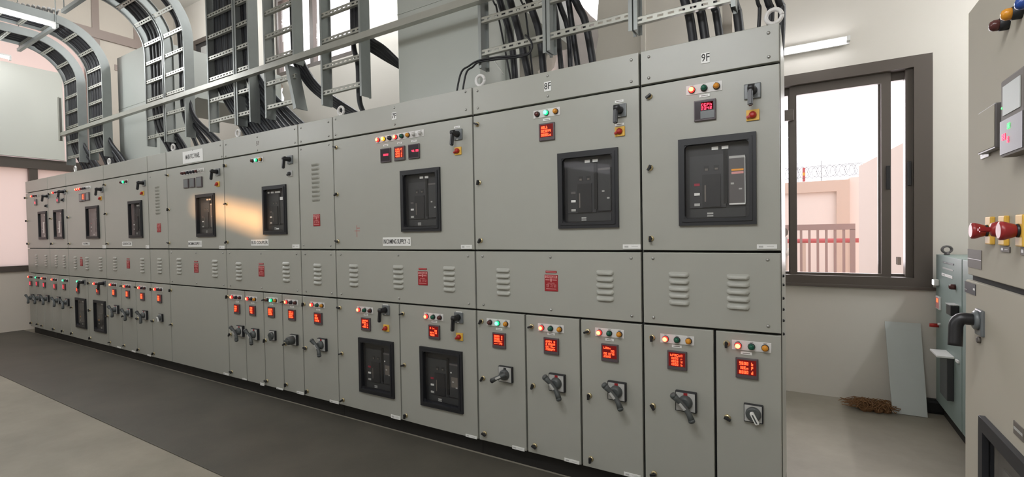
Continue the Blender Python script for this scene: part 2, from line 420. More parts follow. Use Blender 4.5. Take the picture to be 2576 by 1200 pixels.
def eye_mesh():
    if 'eye' not in ME:
        mb = MB(); R = .031
        mb.tube([(math.cos(a)*R, 0, .052+math.sin(a)*R) for a in [k*2*math.pi/24 for k in range(25)]], .009, 'white2', 10)
        mb.rev((0, 0, 0), (0, 0, 1), [(0, .018), (.010, .018), (.022, .012), (.026, .011)], 'white2', 16); ME['eye'] = mb.mesh('eye_bolt')
    return ME['eye']
def louvre_mesh(n=5, w=.095, pitch=.034, inv=False):
    k = ('louv', n, w, inv)
    if k not in ME:
        mb = MB(); h = .023; d = .012; i = mb.mi('panel')
        for j in range(n):
            zc = (j-(n-1)/2)*pitch; cols = []; N = 8
            xs = [-w/2, -w/2+.004, -w/2+.011, -w/2+.018, w/2-.018, w/2-.011, w/2-.004, w/2]; ks = [0, .45, .85, 1, 1, .85, .45, 0]
            for x, kk in zip(xs, ks):
                col = []
                for t in range(7):
                    u = t/6; prof = math.sin(u*math.pi/2) if u < .85 else math.sin(.85*math.pi/2)
                    zz = (h/2-u*h) if not inv else (-h/2+u*h)
                    col.append(mb.bm.verts.new((x, -d*math.sin(min(1, u*1.25)*math.pi/2)*kk-.0002, zc+zz*(.35+.65*min(1, kk+.3)))))
                col.append(mb.bm.verts.new((x, -.0002, col[-1].co.z+(.0008 if not inv else -.0008))))
                cols.append(col)
            for a in range(len(cols)-1):
                for t in range(7):
                    f = mb.bm.faces.new([cols[a][t], cols[a+1][t], cols[a+1][t+1], cols[a][t+1]]); f.material_index = i; f.smooth = t < 5
        ME[k] = mb.mesh('louvre')
    return ME[k]
def danger_mesh(cap=True):
    k = 'dang%d' % cap
    if k not in ME:
        mb = MB(); W, H = .041, .046
        mb.box(-W, W, -.003, 0, -H, H, 'danger', .002)
        mb.box(-W+.004, W-.004, -.0035, -.003, H-.019, H-.004, 'dangertext'); add_text(mb, 'DANGER', .011, 0, -.0038, H-.0115, 'danger', .0002, .066)
        mb.box(-W+.006, -.009, -.0035, -.003, H-.031, H-.026, 'dangertext'); mb.box(.009, W-.006, -.0035, -.003, H-.031, H-.026, 'dangertext')
        mb.rev((0, 0, H-.0275), (0, -1, 0), [(.003, .0068), (.0042, .006)], 'dangertext', 12); mb.box(-.0035, .0035, -.0042, -.003, H-.0385, H-.032, 'dangertext')
        for sx in (-1, 1): mb.rev((sx*.0025, 0, H-.0275), (0, -1, 0), [(.0041, .0016), (.0046, .0014)], 'danger', 8)
        add_text(mb, '415 VOLTS', .0065, 0, -.0035, -.002, 'dangertext', 0, .06)
        # the three-letter word in Devanagari, drawn with strokes under a head line
        for gx, strokes in ((-.022, [(-.008, .008, .011, .0125), (-.006, -.0045, -.002, .011), (-.0045, .001, -.002, -.0005), (.001, .0025, -.002, .011), (.005, .0065, -.003, .011)]),
                            (.001, [(-.006, .007, .011, .0125), (.004, .0055, -.003, .011), (-.004, .004, .003, .0045), (-.004, -.0025, -.001, .0045)]),
                            (.022, [(-.008, .009, .011, .0125), (-.004, -.0025, 0, .011), (-.004, .002, -.001, .0005), (.001, .0025, -.002, .006), (.006, .0075, -.003, .011)])):
            for a, b, c, d in strokes: mb.box(gx+a, gx+b, -.0036, -.003, -.021+c, -.021+d, 'dangertext')
        mb.box(-W+.01, W-.01, -.0035, -.003, -.034, -.031, 'dangertext')
        if cap: mb.box(-.034, .034, -.003, 0, H+.010, H+.022, 'danger', .001); mb.box(-.03, .03, -.0034, -.003, H+.0145, H+.0175, 'dangertext')
        ME[k] = mb.mesh('danger_plate')
    return ME[k]

# ------------------------------------------------------------------ door fittings, placed by their spot on the front plane
YF = 0.0
def lamps(d, p0, p1, codes, strip=True, fr=F, y=YF):
    (x0, z0), (x1, z1) = fr(*p0), fr(*p1); n = len(codes)
    if n > 1: z0 = z1 = (z0+z1)/2
    if strip:
        mb = MB(); mb.box(x0-.026, x1+.024, y-.003, y, z0-.021, z0+.023, 'white2', .001)
        for i in range(n):
            x = x0+(x1-x0)*i/max(1, n-1); mb.box(x-.007, x+.007, y-.0034, y-.003, z0+.0175, z0+.0195, 'sticker')
        mb.build('lamp_strip', d)
    for i, c in enumerate(codes):
        x = x0+(x1-x0)*i/max(1, n-1)
        inst('indicator_lamp', lamp_mesh(c), d, x, y-.003, z0, label={'R': 'glowing red lamp', 'G': 'glowing green lamp', 'Y': 'glowing amber lamp'}.get(c))
def meter(d, p, rows=None, size=.092, m='digit', big=None, tagon=True, fr=F, y=YF, lit=True, rect=None):
    x, z = fr(*p); h = size/2
    mb = MB(); mb.box(x-h, x+h, y-.012, y, z-h, z+h, 'bezel', .003)
    if lit and not big:
        mb.box(x-h*.84, x+h*.84, y-.0126, y-.012, z-h*.62, z+h*.84, 'screen')
        n = max(3, len(rows)); rh = h*1.28/n
        for i, r in enumerate(rows):
            cw = h*1.30/6.4; seg_text(mb, r, x-h*.66, z+h*.72-(i+1)*rh+rh*.12, cw, rh*.72, y-.0136, m)
    elif big:
        mb.box(x-h*.9, x+h*.9, y-.0126, y-.012, z-h*.85, z+h*.88, 'screenoff')
        if big == 2: mb.box(x-h*.35, x+h*.75, y-.0126, y-.0120, z+h*.0, z+h*.75, 'screen'); mb.box(x-h*.4, x+h*.86, y-.0128, y-.012, z-h*.8, z-h*.08, 'pplate')
        for i, r in enumerate(rows):
            hh = h*.27; seg_text(mb, r, x-h*.3, z+(h*.36 if big == 2 else -h*.1)-i*hh*1.25, h*.24, hh, y-.0140, m)
    else: mb.box(x-h*.84, x+h*.84, y-.0126, y-.012, z-h*.8, z+h*.84, 'pplate')
    mb.build('panel_meter', d)
    if tagon: inst('name_tag', tag_mesh(), d, x-.002, y, z+h+.021)
def latches(d, pts, fr=F, y=YF):
    for p in pts:
        x, z = fr(*p); inst('latch', latch_mesh(), d, x, y, z, (0, random.choice([0, .5, -.6, 1.3, -1.2, 1.8, .2, 1.0]), 0))
def screws(d, pts, fr=F, y=YF):
    for p in pts:
        x, z = fr(*p) if len(p) == 2 else (p[0], p[1]); inst('screw', screw_mesh(), d, x, y, z)
def plate_text(d, p0, p1, txt, h, name='name_plate', m='white', bold=0, fr=F, y=YF, wf=.94):
    (x0, z1), (x1, z0) = fr(*p0), fr(*p1)
    mb = MB(); mb.box(x0, x1, y-.003, y, z0, z1, m, .001)
    if txt: add_text(mb, txt, h, (x0+x1)/2, y-.0034, (z0+z1)/2, 'ink', bold, (x1-x0)*wf)
    else: mb.box(x0+(x1-x0)*.1, x0+(x1-x0)*.32, y-.0034, y-.003, z0+(z1-z0)*.3, z0+(z1-z0)*.7, 'hplate'); mb.box(x0+(x1-x0)*.5, x0+(x1-x0)*.85, y-.0034, y-.003, z0+(z1-z0)*.45, z0+(z1-z0)*.55, 'hplate')
    return mb.build(name, d)
def hole_of(tl, br):
    (x0, z1), (x1, z0) = F(*tl), F(*br); return (x0, x1, z0, z1)
def breaker(d, tl, br, var=0):
    x0, x1, z0, z1 = hole_of(tl, br); W, H = x1-x0, z1-z0; bx, bz = W*.085, H*.075
    mb = MB(); mb.plate(x0, x1, z0, z1, -.014, 0, 'blackm', [(x0+bx, x1-bx, z0+bz, z1-bz)])
    mb.plate(x0+bx*.55, x1-bx*.55, z0+bz*.55, z1-bz*.55, -.018, -.013, 'blackm', [(x0+bx, x1-bx, z0+bz, z1-bz)], .002)
    # recess walls
    for a, b, c, e in ((x0+bx-.004, x0+bx, z0+bz, z1-bz), (x1-bx, x1-bx+.004, z0+bz, z1-bz), (x0+bx, x1-bx, z1-bz, z1-bz+.004), (x0+bx, x1-bx, z0+bz-.004, z0+bz)): mb.box(a, b, -.001, .026, c, e, 'blackm')
    # rounded corners of the inner opening
    for cx, cz, sx, sz in ((x0+bx, z1-bz, 1, -1), (x1-bx, z1-bz, -1, -1), (x0+bx, z0+bz, 1, 1), (x1-bx, z0+bz, -1, 1)):
        r = .022; pts = [Vector((cx, -.014, cz))]+[Vector((cx+sx*r*(1-math.sin(t*math.pi/12)), -.014, cz+sz*r*(1-math.cos(t*math.pi/12)))) for t in range(0, 7)]
        mb.prism(pts, (0, 1, 0), .02, 'blackm')
    mb.build('breaker_bezel', d)
    f = MB(); U = lambda u: x0+W*u; V = lambda v: z0+H*v
    def b(u0, u1, v0, v1, dy, m): f.box(U(u0), U(u1), .022-dy, .026, V(v0), V(v1), m)
    f.box(x0+bx, x1-bx, .022, .028, z0+bz, z1-bz, 'breaker2')
    b(.14, .62, .20, .80, .006, 'breaker'); b(.14, .86, .09, .19, .004, 'breaker')
    b(.585, .635, .24, .84, .0068, 'slot'); b(.66, .86, .22, .77, .010, 'breaker3' if var in (1, 3) else 'breaker')
    b(.31, .55, .21, .58, .012, 'breaker2'); b(.33, .40, .62, .68, .007, 'breaker2'); b(.46, .53, .62, .68, .007, 'breaker2')
    b(.345, .385, .625, .65, .0085, 'sticker'); b(.475, .515, .63, .65, .0085, 'sticker')
    tg = ((.435, .52), (.565, .65)) if var != 2 else ((.10, .17), (.24, .36), (.42, .52), (.53, .63), (.76, .90))
    if var != 4:
        for u0, u1 in tg: b(u0, u1, .855, .89, .0045, 'white')
    b(.20, .275, .455, .485, .009, 'pinkred' if var in (1, 4) else 'breaker3'); b(.20, .275, .345, .375, .009, 'orange' if var == 5 else 'white'); b(.20, .275, .225, .255, .009, 'hplate')
    b(.37, .45, .125, .145, .006, 'hplate'); b(.37, .45, .10, .115, .006, 'hplate')
    b(.34, .36, .27, .46, .0128, 'sticker')
    b(.66, .86, .74, .765, .0105, 'hplate' if var in (1, 3) else 'breaker3')
    if var == 1:
        b(.66, .86, .225, .24, .0108, 'white'); b(.69, .84, .60, .62, .0115, 'orange'); b(.69, .84, .565, .59, .0112, 'dangertext')
        b(.855, .862, .24, .75, .0112, 'white'); b(.68, .72, .45, .47, .0112, 'hplate'); b(.78, .82, .39, .405, .0112, 'hplate')
    elif var == 2:
        b(.66, .88, .70, .76, .0112, 'white'); b(.76, .85, .56, .62, .0112, 'breaker3'); b(.45, .56, .10, .13, .007, 'white')
    elif var == 6:
        b(.35, .45, .22, .62, .0135, 'white'); b(.62, .72, .22, .75, .0115, 'white')
    else:
        b(.72, .76, .46, .48, .0108, 'hplate'); b(.80, .84, .37, .39, .0108, 'hplate')
        if var == 4: f.rev((U(.70), .011, V(.62)), (0, -1, 0), [(0, .006), (.002, .005)], 'white', 10); b(.70, .86, .38, .55, .0105, 'sticker')
    f.build('breaker_face', d)
    g = MB(); g.box(x0+bx, x1-bx, -.0035, -.0015, z0+bz, z1-bz, 'glass'); g.build('glass_pane', d)
    return (x0+bx*.6, x1-bx*.6, z0+bz*.6, z1-bz*.6)
GAP = .0055
def door(root, x0, x1, z0, z1, tl=None, br=None, name='door', bev=.0035, g=GAP):
    holes = []
    if tl:
        a, b, c, e = hole_of(tl, br); W, H = b-a, e-c; holes = [(a+W*.05, b-W*.05, c+H*.045, e-H*.045)]
    mb = MB(); mb.plate(x0+g, x1-g, z0+g, z1-g, 0, .024, 'panel', holes, bev)
    d = mb.build(name, root)
    return d
def put(name, me, d, p, y=YF, rot=None, fr=F, label=None):
    x, z = fr(*p); return inst(name, me, d, x, y, z, rot, label)

# ------------------------------------------------------------------ room
YB = 2.257; XL = -10.36; ZC = 5.7; XR = 2.6; YFR = -5.2
def poly_wall(name, outer, holes, thick, m, xf):
    """2-D outline with holes -> slab; xf maps (a,b,t) to world"""
    cu = bpy.data.curves.new(name, 'CURVE'); cu.dimensions = '2D'; cu.fill_mode = 'BOTH'; cu.extrude = thick/2
    for loop in [outer]+holes:
        sp = cu.splines.new('POLY'); sp.points.add(len(loop)-1); sp.use_cyclic_u = True
        for q, (a, b) in zip(sp.points, loop): q.co = (a, b, 0, 1)
    o = bpy.data.objects.new(name, cu); C.objects.link(o)
    me = bpy.data.meshes.new_from_object(o.evaluated_get(bpy.context.evaluated_depsgraph_get())); bpy.data.objects.remove(o)
    for v in me.vertices: v.co = Vector(xf(v.co.x, v.co.y, v.co.z))
    me.materials.clear(); me.materials.append(M[m])
    o = bpy.data.objects.new(name, me); C.objects.link(o); return tag(o, kind='structure')
rect = lambda a, b, c, d: [(a, c), (b, c), (b, d), (a, d)]
T = .2
mb = MB(); mb.box(XL-.2, XR+.2, YFR-.2, YB+.2, -.2, 0, 'floor'); struct(mb, 'floor')
mb = MB(); mb.box(XL-.2, XR+.2, YFR-.2, YB+.2, ZC, ZC+.2, 'ceil'); struct(mb, 'ceiling')
holeL = [(-7.42, 3.08), (-7.10, 3.10), (-6.98, 3.22), (-6.93, 3.36), (-6.99, 3.42), (-6.95, 3.55), (-7.0, 3.64), (-6.97, 3.74), (-7.03, 3.80), (-7.12, 3.77), (-7.2, 3.82), (-7.36, 3.80), (-7.44, 3.7)]
holeR = [(-2.10, 4.3), (-1.76, 4.3), (-1.775, 3.9), (-1.755, 3.7), (-1.775, 3.5), (-1.76, 3.35), (-1.79, 3.2), (-1.80, 3.12), (-1.95, 3.07), (-2.05, 3.10), (-2.2, 3.06), (-2.42, 3.02), (-2.46, 3.12), (-2.36, 3.2), (-2.3, 3.4), (-2.2, 3.6), (-2.16, 3.9)]
poly_wall('wall_back', rect(XL, XR+.2, 0, ZC), [rect(-1.0, .812, .915, 2.64), rect(-7.15, -5.35, 3.9, 5.15), holeL, holeR], T, 'wallw', lambda a, b, t: (a, YB+.1+t, b))
poly_wall('wall_left', rect(YFR, YB, 0, ZC), [rect(-1.6, 1.0, .92, 2.52), rect(-1.6, 1.0, 2.66, 4.84)], T, 'wall', lambda a, b, t: (XL-.1+t, a, b))
# sunbeam gap in the wall behind the camera, placed by following the sun back from the switchboard
def back_to(px, py, yw=YFR-.1):
    p = on(px, py, 1, 0); k = (yw-0)/SUN_D.y; q = p+SUN_D*k; return (q.x, q.z)
slit = [back_to(*p) for p in [(482, 512), (560, 512), (664, 536), (664, 585), (600, 562), (540, 540), (482, 524)]]
poly_wall('wall_front', rect(XL-.2, XR+.2, 0, ZC), [slit], .04, 'wallw', lambda a, b, t: (a, YFR-.1+t, b))
mb = MB(); mb.box(XR, XR+.2, YFR, YB, 0, ZC, 'wallw'); struct(mb, 'wall_right')
# column step in the back wall behind the last switchboard sections
mb = MB(); mb.box(-2.0, -1.285, YB-.02, YB+.01, 0, 2.9, 'wallw'); 
mb = MB(); mb.box(-1.33, -1.283, YB-.03, YB+.0, 0, ZC, 'wallw', .004); struct(mb, 'trim_1')
# right hand window
mb = MB(); y0, y1 = YB-.02, YB+.14
mb.plate(-1.0, .812, .915, 2.64, y0, y1, 'frame', [(-.93, .705, .985, 2.555)], .004)
mb.box(.66, .71, YB+.02, YB+.12, .984, 2.556, 'frame')
mb.box(-1.02, .83, YB-.035, YB+.02, .895, .918, 'frame', .003)
w1 = struct(mb, 'window_1')
def sash(x0, x1, yy, z0=.985, z1=2.555, wl=.06, wr=.06, wt=.06, wb=.05, par=w1):
    mb = MB(); mb.plate(x0, x1, z0, z1, yy, yy+.035, 'frame', [(x0+wl, x1-wr, z0+wb, z1-wt)], .003); s = mb.build('window_sash', par)
    mb = MB(); mb.box(x0+wl-.005, x1-wr+.005, yy+.015, yy+.019, z0+wb-.005, z1-wt+.005, 'glass'); mb.build('glass_pane', s); return s
sash(-.10, .575, YB+.03, wl=.052, wr=.06, wt=.075, wb=.02)
sash(.50, .705, YB+.075, wl=.075, wr=.035, wt=.06, wb=.02)
sash(-.93, -.05, YB+.075, wt=.06, wb=.02)
mb = MB(); mb.box(-.18, -.07, YB-.01, YB+.035, 2.27, 2.36, 'frame', .004); mb.build('window_lock', w1)
mb = MB(); mb.box(.545, .57, YB+.018, YB+.03, 1.66, 1.84, 'black', .002); mb.box(.672, .694, YB+.0, YB+.02, 1.68, 1.86, 'black', .002); mb.build('handle', w1)
# high window
mb = MB(); mb.plate(-7.15, -5.35, 3.9, 5.15, YB+.02, YB+.1, 'frame', [(-7.08, -6.32, 3.97, 5.08), (-6.24, -5.42, 3.97, 5.08)], .004); w2 = struct(mb, 'window_2')
mb = MB(); mb.box(-7.08, -5.42, YB+.05, YB+.055, 3.97, 5.08, 'glass'); mb.build('glass_pane', w2)
# small dark opening near the corner
mb = MB(); mb.plate(-9.6, -9.0, 4.58, 5.0, YB-.03, YB, 'frame', [(-9.52, -9.08, 4.66, 4.92)], .004); mb.box(-9.53, -9.07, YB-.012, YB-.004, 4.65, 4.93, 'breaker2')
mb.box(-9.35, -9.08, YB-.016, YB-.01, 4.66, 4.84, 'hplate'); w3 = struct(mb, 'window_3')
# left wall glazing
mb = MB(); x0, x1 = XL-.1, XL+.03
for z0_, z1_, ya, yb, q in ((.915, 1.0, -1.66, 1.05, 0), (2.515, 2.67, -1.66, 1.05, 0), (4.835, 4.99, -4.2, 2.0, 1)): mb.box(x0, x1, ya, yb, z0_, z1_, 'beam' if q else 'frame')
for yy in (-1.65, .15): mb.box(x0+.01, x1-.012, yy, yy+.10, 1.001, 2.514, 'frame'); mb.box(x0+.01, x1-.012, yy+.75, yy+.83, 2.671, 4.834, 'beam')
for yy in (1.0, 1.6): mb.box(x0+.01, x1-.012, yy, yy+.10, 4.991, 5.69, 'beam')
mb.box(x0+.01, x1-.012, 1.0, 1.10, 2.671, 4.834, 'beam'); mb.box(x0+.01, x1-.014, 1.30, 1.42, 4.36, 4.46, 'beam')
w4 = struct(mb, 'window_4')
for z0_, z1_ in ((1.0, 2.52), (2.67, 4.84)):
    mb = MB(); mb.box(XL-.06, XL-.055, -1.6, 1.0, z0_-.03, z1_+.02, 'frost'); mb.build('frosted_pane', w4)
mb = MB(); mb.box(XL+.035, XL+.07, -4.6, .57, 2.68, 4.09, 'board', .003); tag(mb.build('wall_board'), 'large white board fixed over the left wall glazing above the brown beam', 'board')
# daylight at the openings
window_light((XL-.5, -.3, 2.8), (0, math.radians(-90), 0), 3.6, 2.6, 8, (1.0, .95, .92))
window_light((0, YB+.5, 1.85), (math.radians(-90), 0, 0), 1.8, 1.6, 45, (1.0, .95, 1.0))
window_light((-6.2, YB+.4, 4.5), (math.radians(-90), 0, 0), 1.8, 1.2, 14, (1.0, .95, 1.0))

# sheets of packing seen through the two broken openings
def sheeting(name, quad, label, folds):
    mb = MB(); i = mb.mi('paper'); N, K = 14, 10; a, b, c, d = [Vector(q) for q in quad]; V = []
    for r in range(N+1):
        row = []
        for k in range(K+1):
            u, v = r/N, k/K; p = (a*(1-u)+b*u)*(1-v)+(d*(1-u)+c*u)*v
            row.append(mb.bm.verts.new(p+Vector((0, .03*math.sin(u*folds+v*4)+.012*random.uniform(-1, 1), .012*random.uniform(-1, 1)))))
        V.append(row)
    for r in range(N):
        for k in range(K): f = mb.bm.faces.new([V[r][k], V[r+1][k], V[r+1][k+1], V[r][k+1]]); f.material_index = i; f.smooth = True
    o = mb.build(name); mod = o.modifiers.new('thick', 'SOLIDIFY'); mod.thickness = .004
    return tag(o, label, 'sheeting')
sheeting('plastic_sheeting', [(-2.46, YB+.27, 3.0), (-1.70, YB+.27, 3.06), (-1.66, YB+.27, 3.36), (-2.34, YB+.27, 4.15)], 'crumpled white sheeting tucked in the broken wall opening behind the section marked 8F', 9)
sheeting('plastic_sheeting', [(-7.7, YB+.27, 3.0), (-6.9, YB+.27, 3.06), (-6.9, YB+.27, 3.55), (-7.7, YB+.27, 3.62)], 'pale folded sheeting in the jagged wall opening behind the tall bundled tray', 14)

# insulating mat in front of the switchboard
mb = MB(); mb.box(-10.34, .35, -.93, .02, 0.0, .006, 'mat', .002); tag(mb.build('rubber_mat'), 'long dark green-grey rubber mat on the floor along the switchboard', 'mat')

# ------------------------------------------------------------------ outside
mb = MB(); mb.box(-40, 30, YB+.21, 60, -.3, -.05, 'ground'); mb.box(-60, XL-.25, -30, YB+.2, -.3, -.05, 'ground'); struct(mb, 'ground')
bt = thing('compound_wall', 'tan and cream compound wall with framed panel outside the right window', 'wall', (0, 9, -.05))
mb = MB(); mb.box(-16, .56, 9.0, 9.25, -.05, 2.29, 'comp2'); mb.build('wall_panel', bt)
mb = MB(); mb.plate(-16, .76, -.05, 2.30, 8.93, 9.02, 'comp', [(-3.5, .55, .4, 2.08)]); mb.build('raised_border', bt)
mb = MB(); mb.box(.76, 6, 9.0, 9.3, -.05, 2.34, 'comp2'); mb.build('end_wall', bt)
rz = MB()
for cx in range(26):
    for q in range(2):
        c = Vector((-3.0+cx*.155+q*.06, 9.12, 2.50)); R = .125
        rz.tube([c+Vector((math.cos(t)*R*(.8 if q else 1)+.02*t/6, .04*math.sin(t), math.sin(t)*R)) for t in [k*2*math.pi/14 for k in range(15)]], .0035, 'wire', 4)
for zz in (2.40, 2.5, 2.57): rz.tube([(-3.2, 9.12, zz), (.9, 9.12, zz+.01)], .003, 'wire', 4)
for xx in (-.1, .3): rz.tube([(xx, 9.12, 2.3), (xx, 9.12, 2.72)], .006, 'wire', 4)
tag(rz.build('razor_wire'), 'coil of razor wire along the top of the compound wall', 'wire')
mb = MB(); mb.box(-.02, .03, 9.08, 9.12, 2.32, 2.60, 'pipe', .008); mb.box(-.01, .02, 9.07, 9.09, 2.44, 2.5, 'yellow'); tag(mb.build('hanging_rag'), 'small red and yellow rag caught on the razor wire', 'rag')
g = thing('metal_gate', 'brown metal gate of vertical bars outside the right window', 'gate', (.3, 7, -.05))
mb = MB(); mb.box(-.75, .70, 6.97, 7.03, 1.335, 1.43, 'gate'); mb.build('top_rail', g)
mb = MB(); mb.box(-.75, .70, 6.97, 7.03, -.0, .12, 'gate'); mb.build('bottom_rail', g)
mb = MB(); mb.box(.63, .70, 6.97, 7.03, -.05, 1.34, 'gate'); mb.build('end_post', g)
bar = MB(); bar.box(-.018, .018, -.025, .025, 0, 1.25, 'gate'); bme = bar.mesh('bar')
for k in range(11): inst('bar', bme, g, .55-k*.118, 7.0, .1)
mb = MB(); mb.tube([(-3, 8.0, 1.12), (.9, 8.0, 1.14)], .04, 'pipe', 10); mb.tube([(.88, 8.0, 1.14), (.88, 8.0, 1.5)], .04, 'yellow', 8)
for xx in (-2, 0, .7): mb.box(xx-.03, xx+.03, 7.98, 8.02, -.05, 1.1, 'comp')
tag(mb.build('red_pipe'), 'red pipe running behind the gate bars outside', 'pipe')
mb = MB(); A, B = Vector((.668, 6.0, 0)), Vector((.92, 3.6, 0))
mb.prism([A+Vector((0, 0, -.05)), B+Vector((0, 0, -.05)), B+Vector((0, 0, 2.235)), A+Vector((0, 0, 2.235))], (1, 0, 0), .5, 'comp2')
mb.box(.735, .76, 3.2, 3.3, 1.02, 1.09, 'sticker')
tag(mb.build('outbuilding_wall'), 'cream side wall of an outbuilding at the right of the window view', 'wall')
v = MB(); v.tube([(-.30, 5.2, -.05), (-.30, 5.2, 1.25)], .11, 'hplate', 12); v.tube([(-.45, 5.2, 1.05), (-.12, 5.2, 1.05)], .05, 'white', 10); v.rev((-.25, 5.2, 1.32), (0, 1, 0), [(-.02, .07), (.02, .07)], 'sticker', 10); v.tube([(-.25, 5.2, 1.2), (-.25, 5.2, 1.4)], .02, 'sticker', 8)
tag(v.build('pump_valve'), 'grey standpipe with valve wheel seen at the left edge of the window', 'valve')

# ------------------------------------------------------------------ switchboard sections
ZA, ZB_, ZCc, ZD, ZE = 2.264, 2.092, 1.270, .906, .100
X0, XS1, XBn, XCn, XAn, X4, X5, X6, X7, XD_, X8, XE_, XF_, X9, XG_, X10 = -9.925, -9.002, -8.32, -7.126, -5.998, -5.579, -4.504, -3.419, -3.003, -2.364, -1.720, -1.376, -1.035, -.695, -.358, -.082
DEP = 1.0
GRP = 'grey switchboard sections in the long row'
def section(x0, x1, label, DEP=1.0):
    r = thing('switchgear_cabinet', label, 'electrical cabinet', ((x0+x1)/2, 0, 0), GRP)
    mb = MB(); yb = .028
    t = .004
    mb.box(x0+(.002), x1-(.002), yb+.006, DEP, ZE-.002, ZA-.001, 'panel')
    mb.build('body', r)
    mb = MB(); mb.box(x0+.004, x1-.004, .0245, yb+.006, ZE+.003, ZA-.004, 'gasket'); mb.build('gasket', r)
    mb = MB(); mb.box(x0+.0015, x1-.0015, .045, DEP-.05, 0, ZE-.002, 'plinth'); mb.build('plinth', r)
    return r
def header(r, x0, x1, pxs=None, g=GAP):
    c = door(r, x0, x1, ZB_, ZA+.003, name='top_cover', bev=.003)
    return c
def header_pts(c, x0, x1, mid=True):
    for z in (ZB_+.035, ZA-.035):
        for x in (x0+.055, x1-.055): inst('screw', screw_mesh(), c, x, 0, z)
        if mid: inst('screw', screw_mesh(), c, (x0+x1)/2, 0, z)
def vent(r, x0, x1, louv, danger=None, cap=True, screws_on=True):
    d = door(r, x0, x1, ZD, ZCc, name='vent_panel')
    for p in louv: put('louvre', louvre_mesh(), d, p)
    if danger: put('danger_plate', danger_mesh(cap), d, danger, label='red danger plate')
    if screws_on:
        for z in (ZD+.035, ZCc-.035):
            for x in (x0+.055, x1-.055): inst('screw', screw_mesh(), d, x, 0, z)
            if x1-x0 > .8: inst('screw', screw_mesh(), d, (x0+x1)/2, 0, z)
    return d
def fit_breaker(d, tl, br, var): breaker(d, tl, br, var)

# 9F ---------------------------------------------------------------
r = section(X9, X10, 'nearest grey switchboard section, marked 9F, at the right end of the row', .52)
c = header(r, X9, X10); plate_text(c, (1764, 135), (1786, 157), '9F', .035, 'number_plate', bold=.0004)
for p in [(1632, 143), (1632, 196), (1933, 83), (1934, 143)]: screws(c, [p])
d = door(r, X9, X10, ZCc, ZB_, (1707, 353), (1904, 564)); breaker(d, (1707, 353), (1904, 564), 1)
lamps(d, (1741, 227), (1803, 218), 'Rga'); meter(d, (1774, 278), ['0GPh', '2342'], .096, 'digitpk', big=2); put('pistol_handle', pistol_mesh(), d, (1893, 230)); put('selector_switch', yellow_mesh(), d, (1894, 290))
latches(d, [(1634, 243), (1636, 422), (1638, 600)]); plate_text(d, (1904, 615), (1955, 626), None, 0)
d = vent(r, X9, X10, [(1708, 725), (1857, 733)])
d = door(r, X9, XG_, ZE, ZD); lamps(d, (1675, 852), (1733, 857), 'Rga'); meter(d, (1704, 906), ['hFACtO', '1000 r', '1003 y', '1000 b']); put('rotary_handle', rotary_mesh(), d, (1727, 1008)); latches(d, [(1641, 849), (1643, 1021), (1646, 1191)])
d = door(r, XG_, X10, ZE, ZD); lamps(d, (1857, 868), (1925, 875), 'Rga'); meter(d, (1879, 926), ['9600 b', 'IUEn P', '8000 d']); put('selector_knob', knob_mesh(), d, (1896, 1038)); latches(d, [(1828, 864), (1830, 1050), (1833, 1238)])
# bolts along the right end
mb = MB()
for z in (.50, .56, .61, .66, .72, .76): mb.rev((X10, .06, z+.4), (1, 0, 0), [(0, .007), (.006, .006), (.008, .002)], 'blackm', 8)
mb.build('side_bolts', r)
# 8F ---------------------------------------------------------------
r = section(X8, X9, 'grey switchboard section marked 8F, second from the right end')
c = header(r, X8, X9); plate_text(c, (1369, 207), (1387, 228), '8F', .035, 'number_plate', bold=.0004)
screws(c, [(1201, 229), (1202, 272), (1377, 191), (1378, 242), (1588, 151), (1588, 205)])
d = door(r, X8, X9, ZCc, ZB_, (1404, 387.5), (1558, 572)); breaker(d, (1404, 387.5), (1558, 572), 0)
lamps(d, (1353, 288), (1399, 281), 'rGa'); meter(d, (1377, 332), ['VOLt', '023044', '0000Lo'], .096); put('pistol_handle', pistol_mesh(), d, (1560, 279)); put('selector_switch', yellow_mesh(), d, (1560, 331)); put('name_tag', tag_mesh(), d, (1558, 255)); put('name_tag', tag_mesh(), d, (1559, 313))
latches(d, [(1201, 313), (1206, 459), (1210, 605)]); plate_text(d, (1567, 615), (1612, 626), None, 0)
d = vent(r, X8, X9, [(1266, 708), (1522, 718)], (1387, 712))
d = door(r, X8, XE_, ZE, ZD); lamps(d, (1234, 811), (1274, 814), 'rGa'); meter(d, (1257, 856), ['0000 y', '0000 A', '0000hr', '----PF']); put('rotary_handle', rotary_flat_mesh(), d, (1275, 940)); latches(d, [(1212, 808), (1216, 951), (1220, 1090)]); plate_text(d, (1289, 1120), (1320, 1136), None, 0)
d = door(r, XE_, XF_, ZE, ZD); lamps(d, (1364, 824), (1409, 828), 'Rga'); meter(d, (1388, 870), ['2394 y', '21950A', '0517hr', 'C990PF']); put('rotary_handle', rotary_mesh(), d, (1404, 961)); latches(d, [(1338, 821), (1342, 970), (1346, 1121)]); plate_text(d, (1420, 1151), (1458, 1169), None, 0)
d = door(r, XF_, X9, ZE, ZD); lamps(d, (1509, 836), (1559, 840), 'Rga'); meter(d, (1535, 887), ['LAHn', '    00', '001378', '2520']); put('rotary_handle', rotary_mesh(), d, (1554, 982)); latches(d, [(1479, 834), (1483, 995), (1487, 1154)]); plate_text(d, (1570, 1186), (1612, 1206), None, 0)
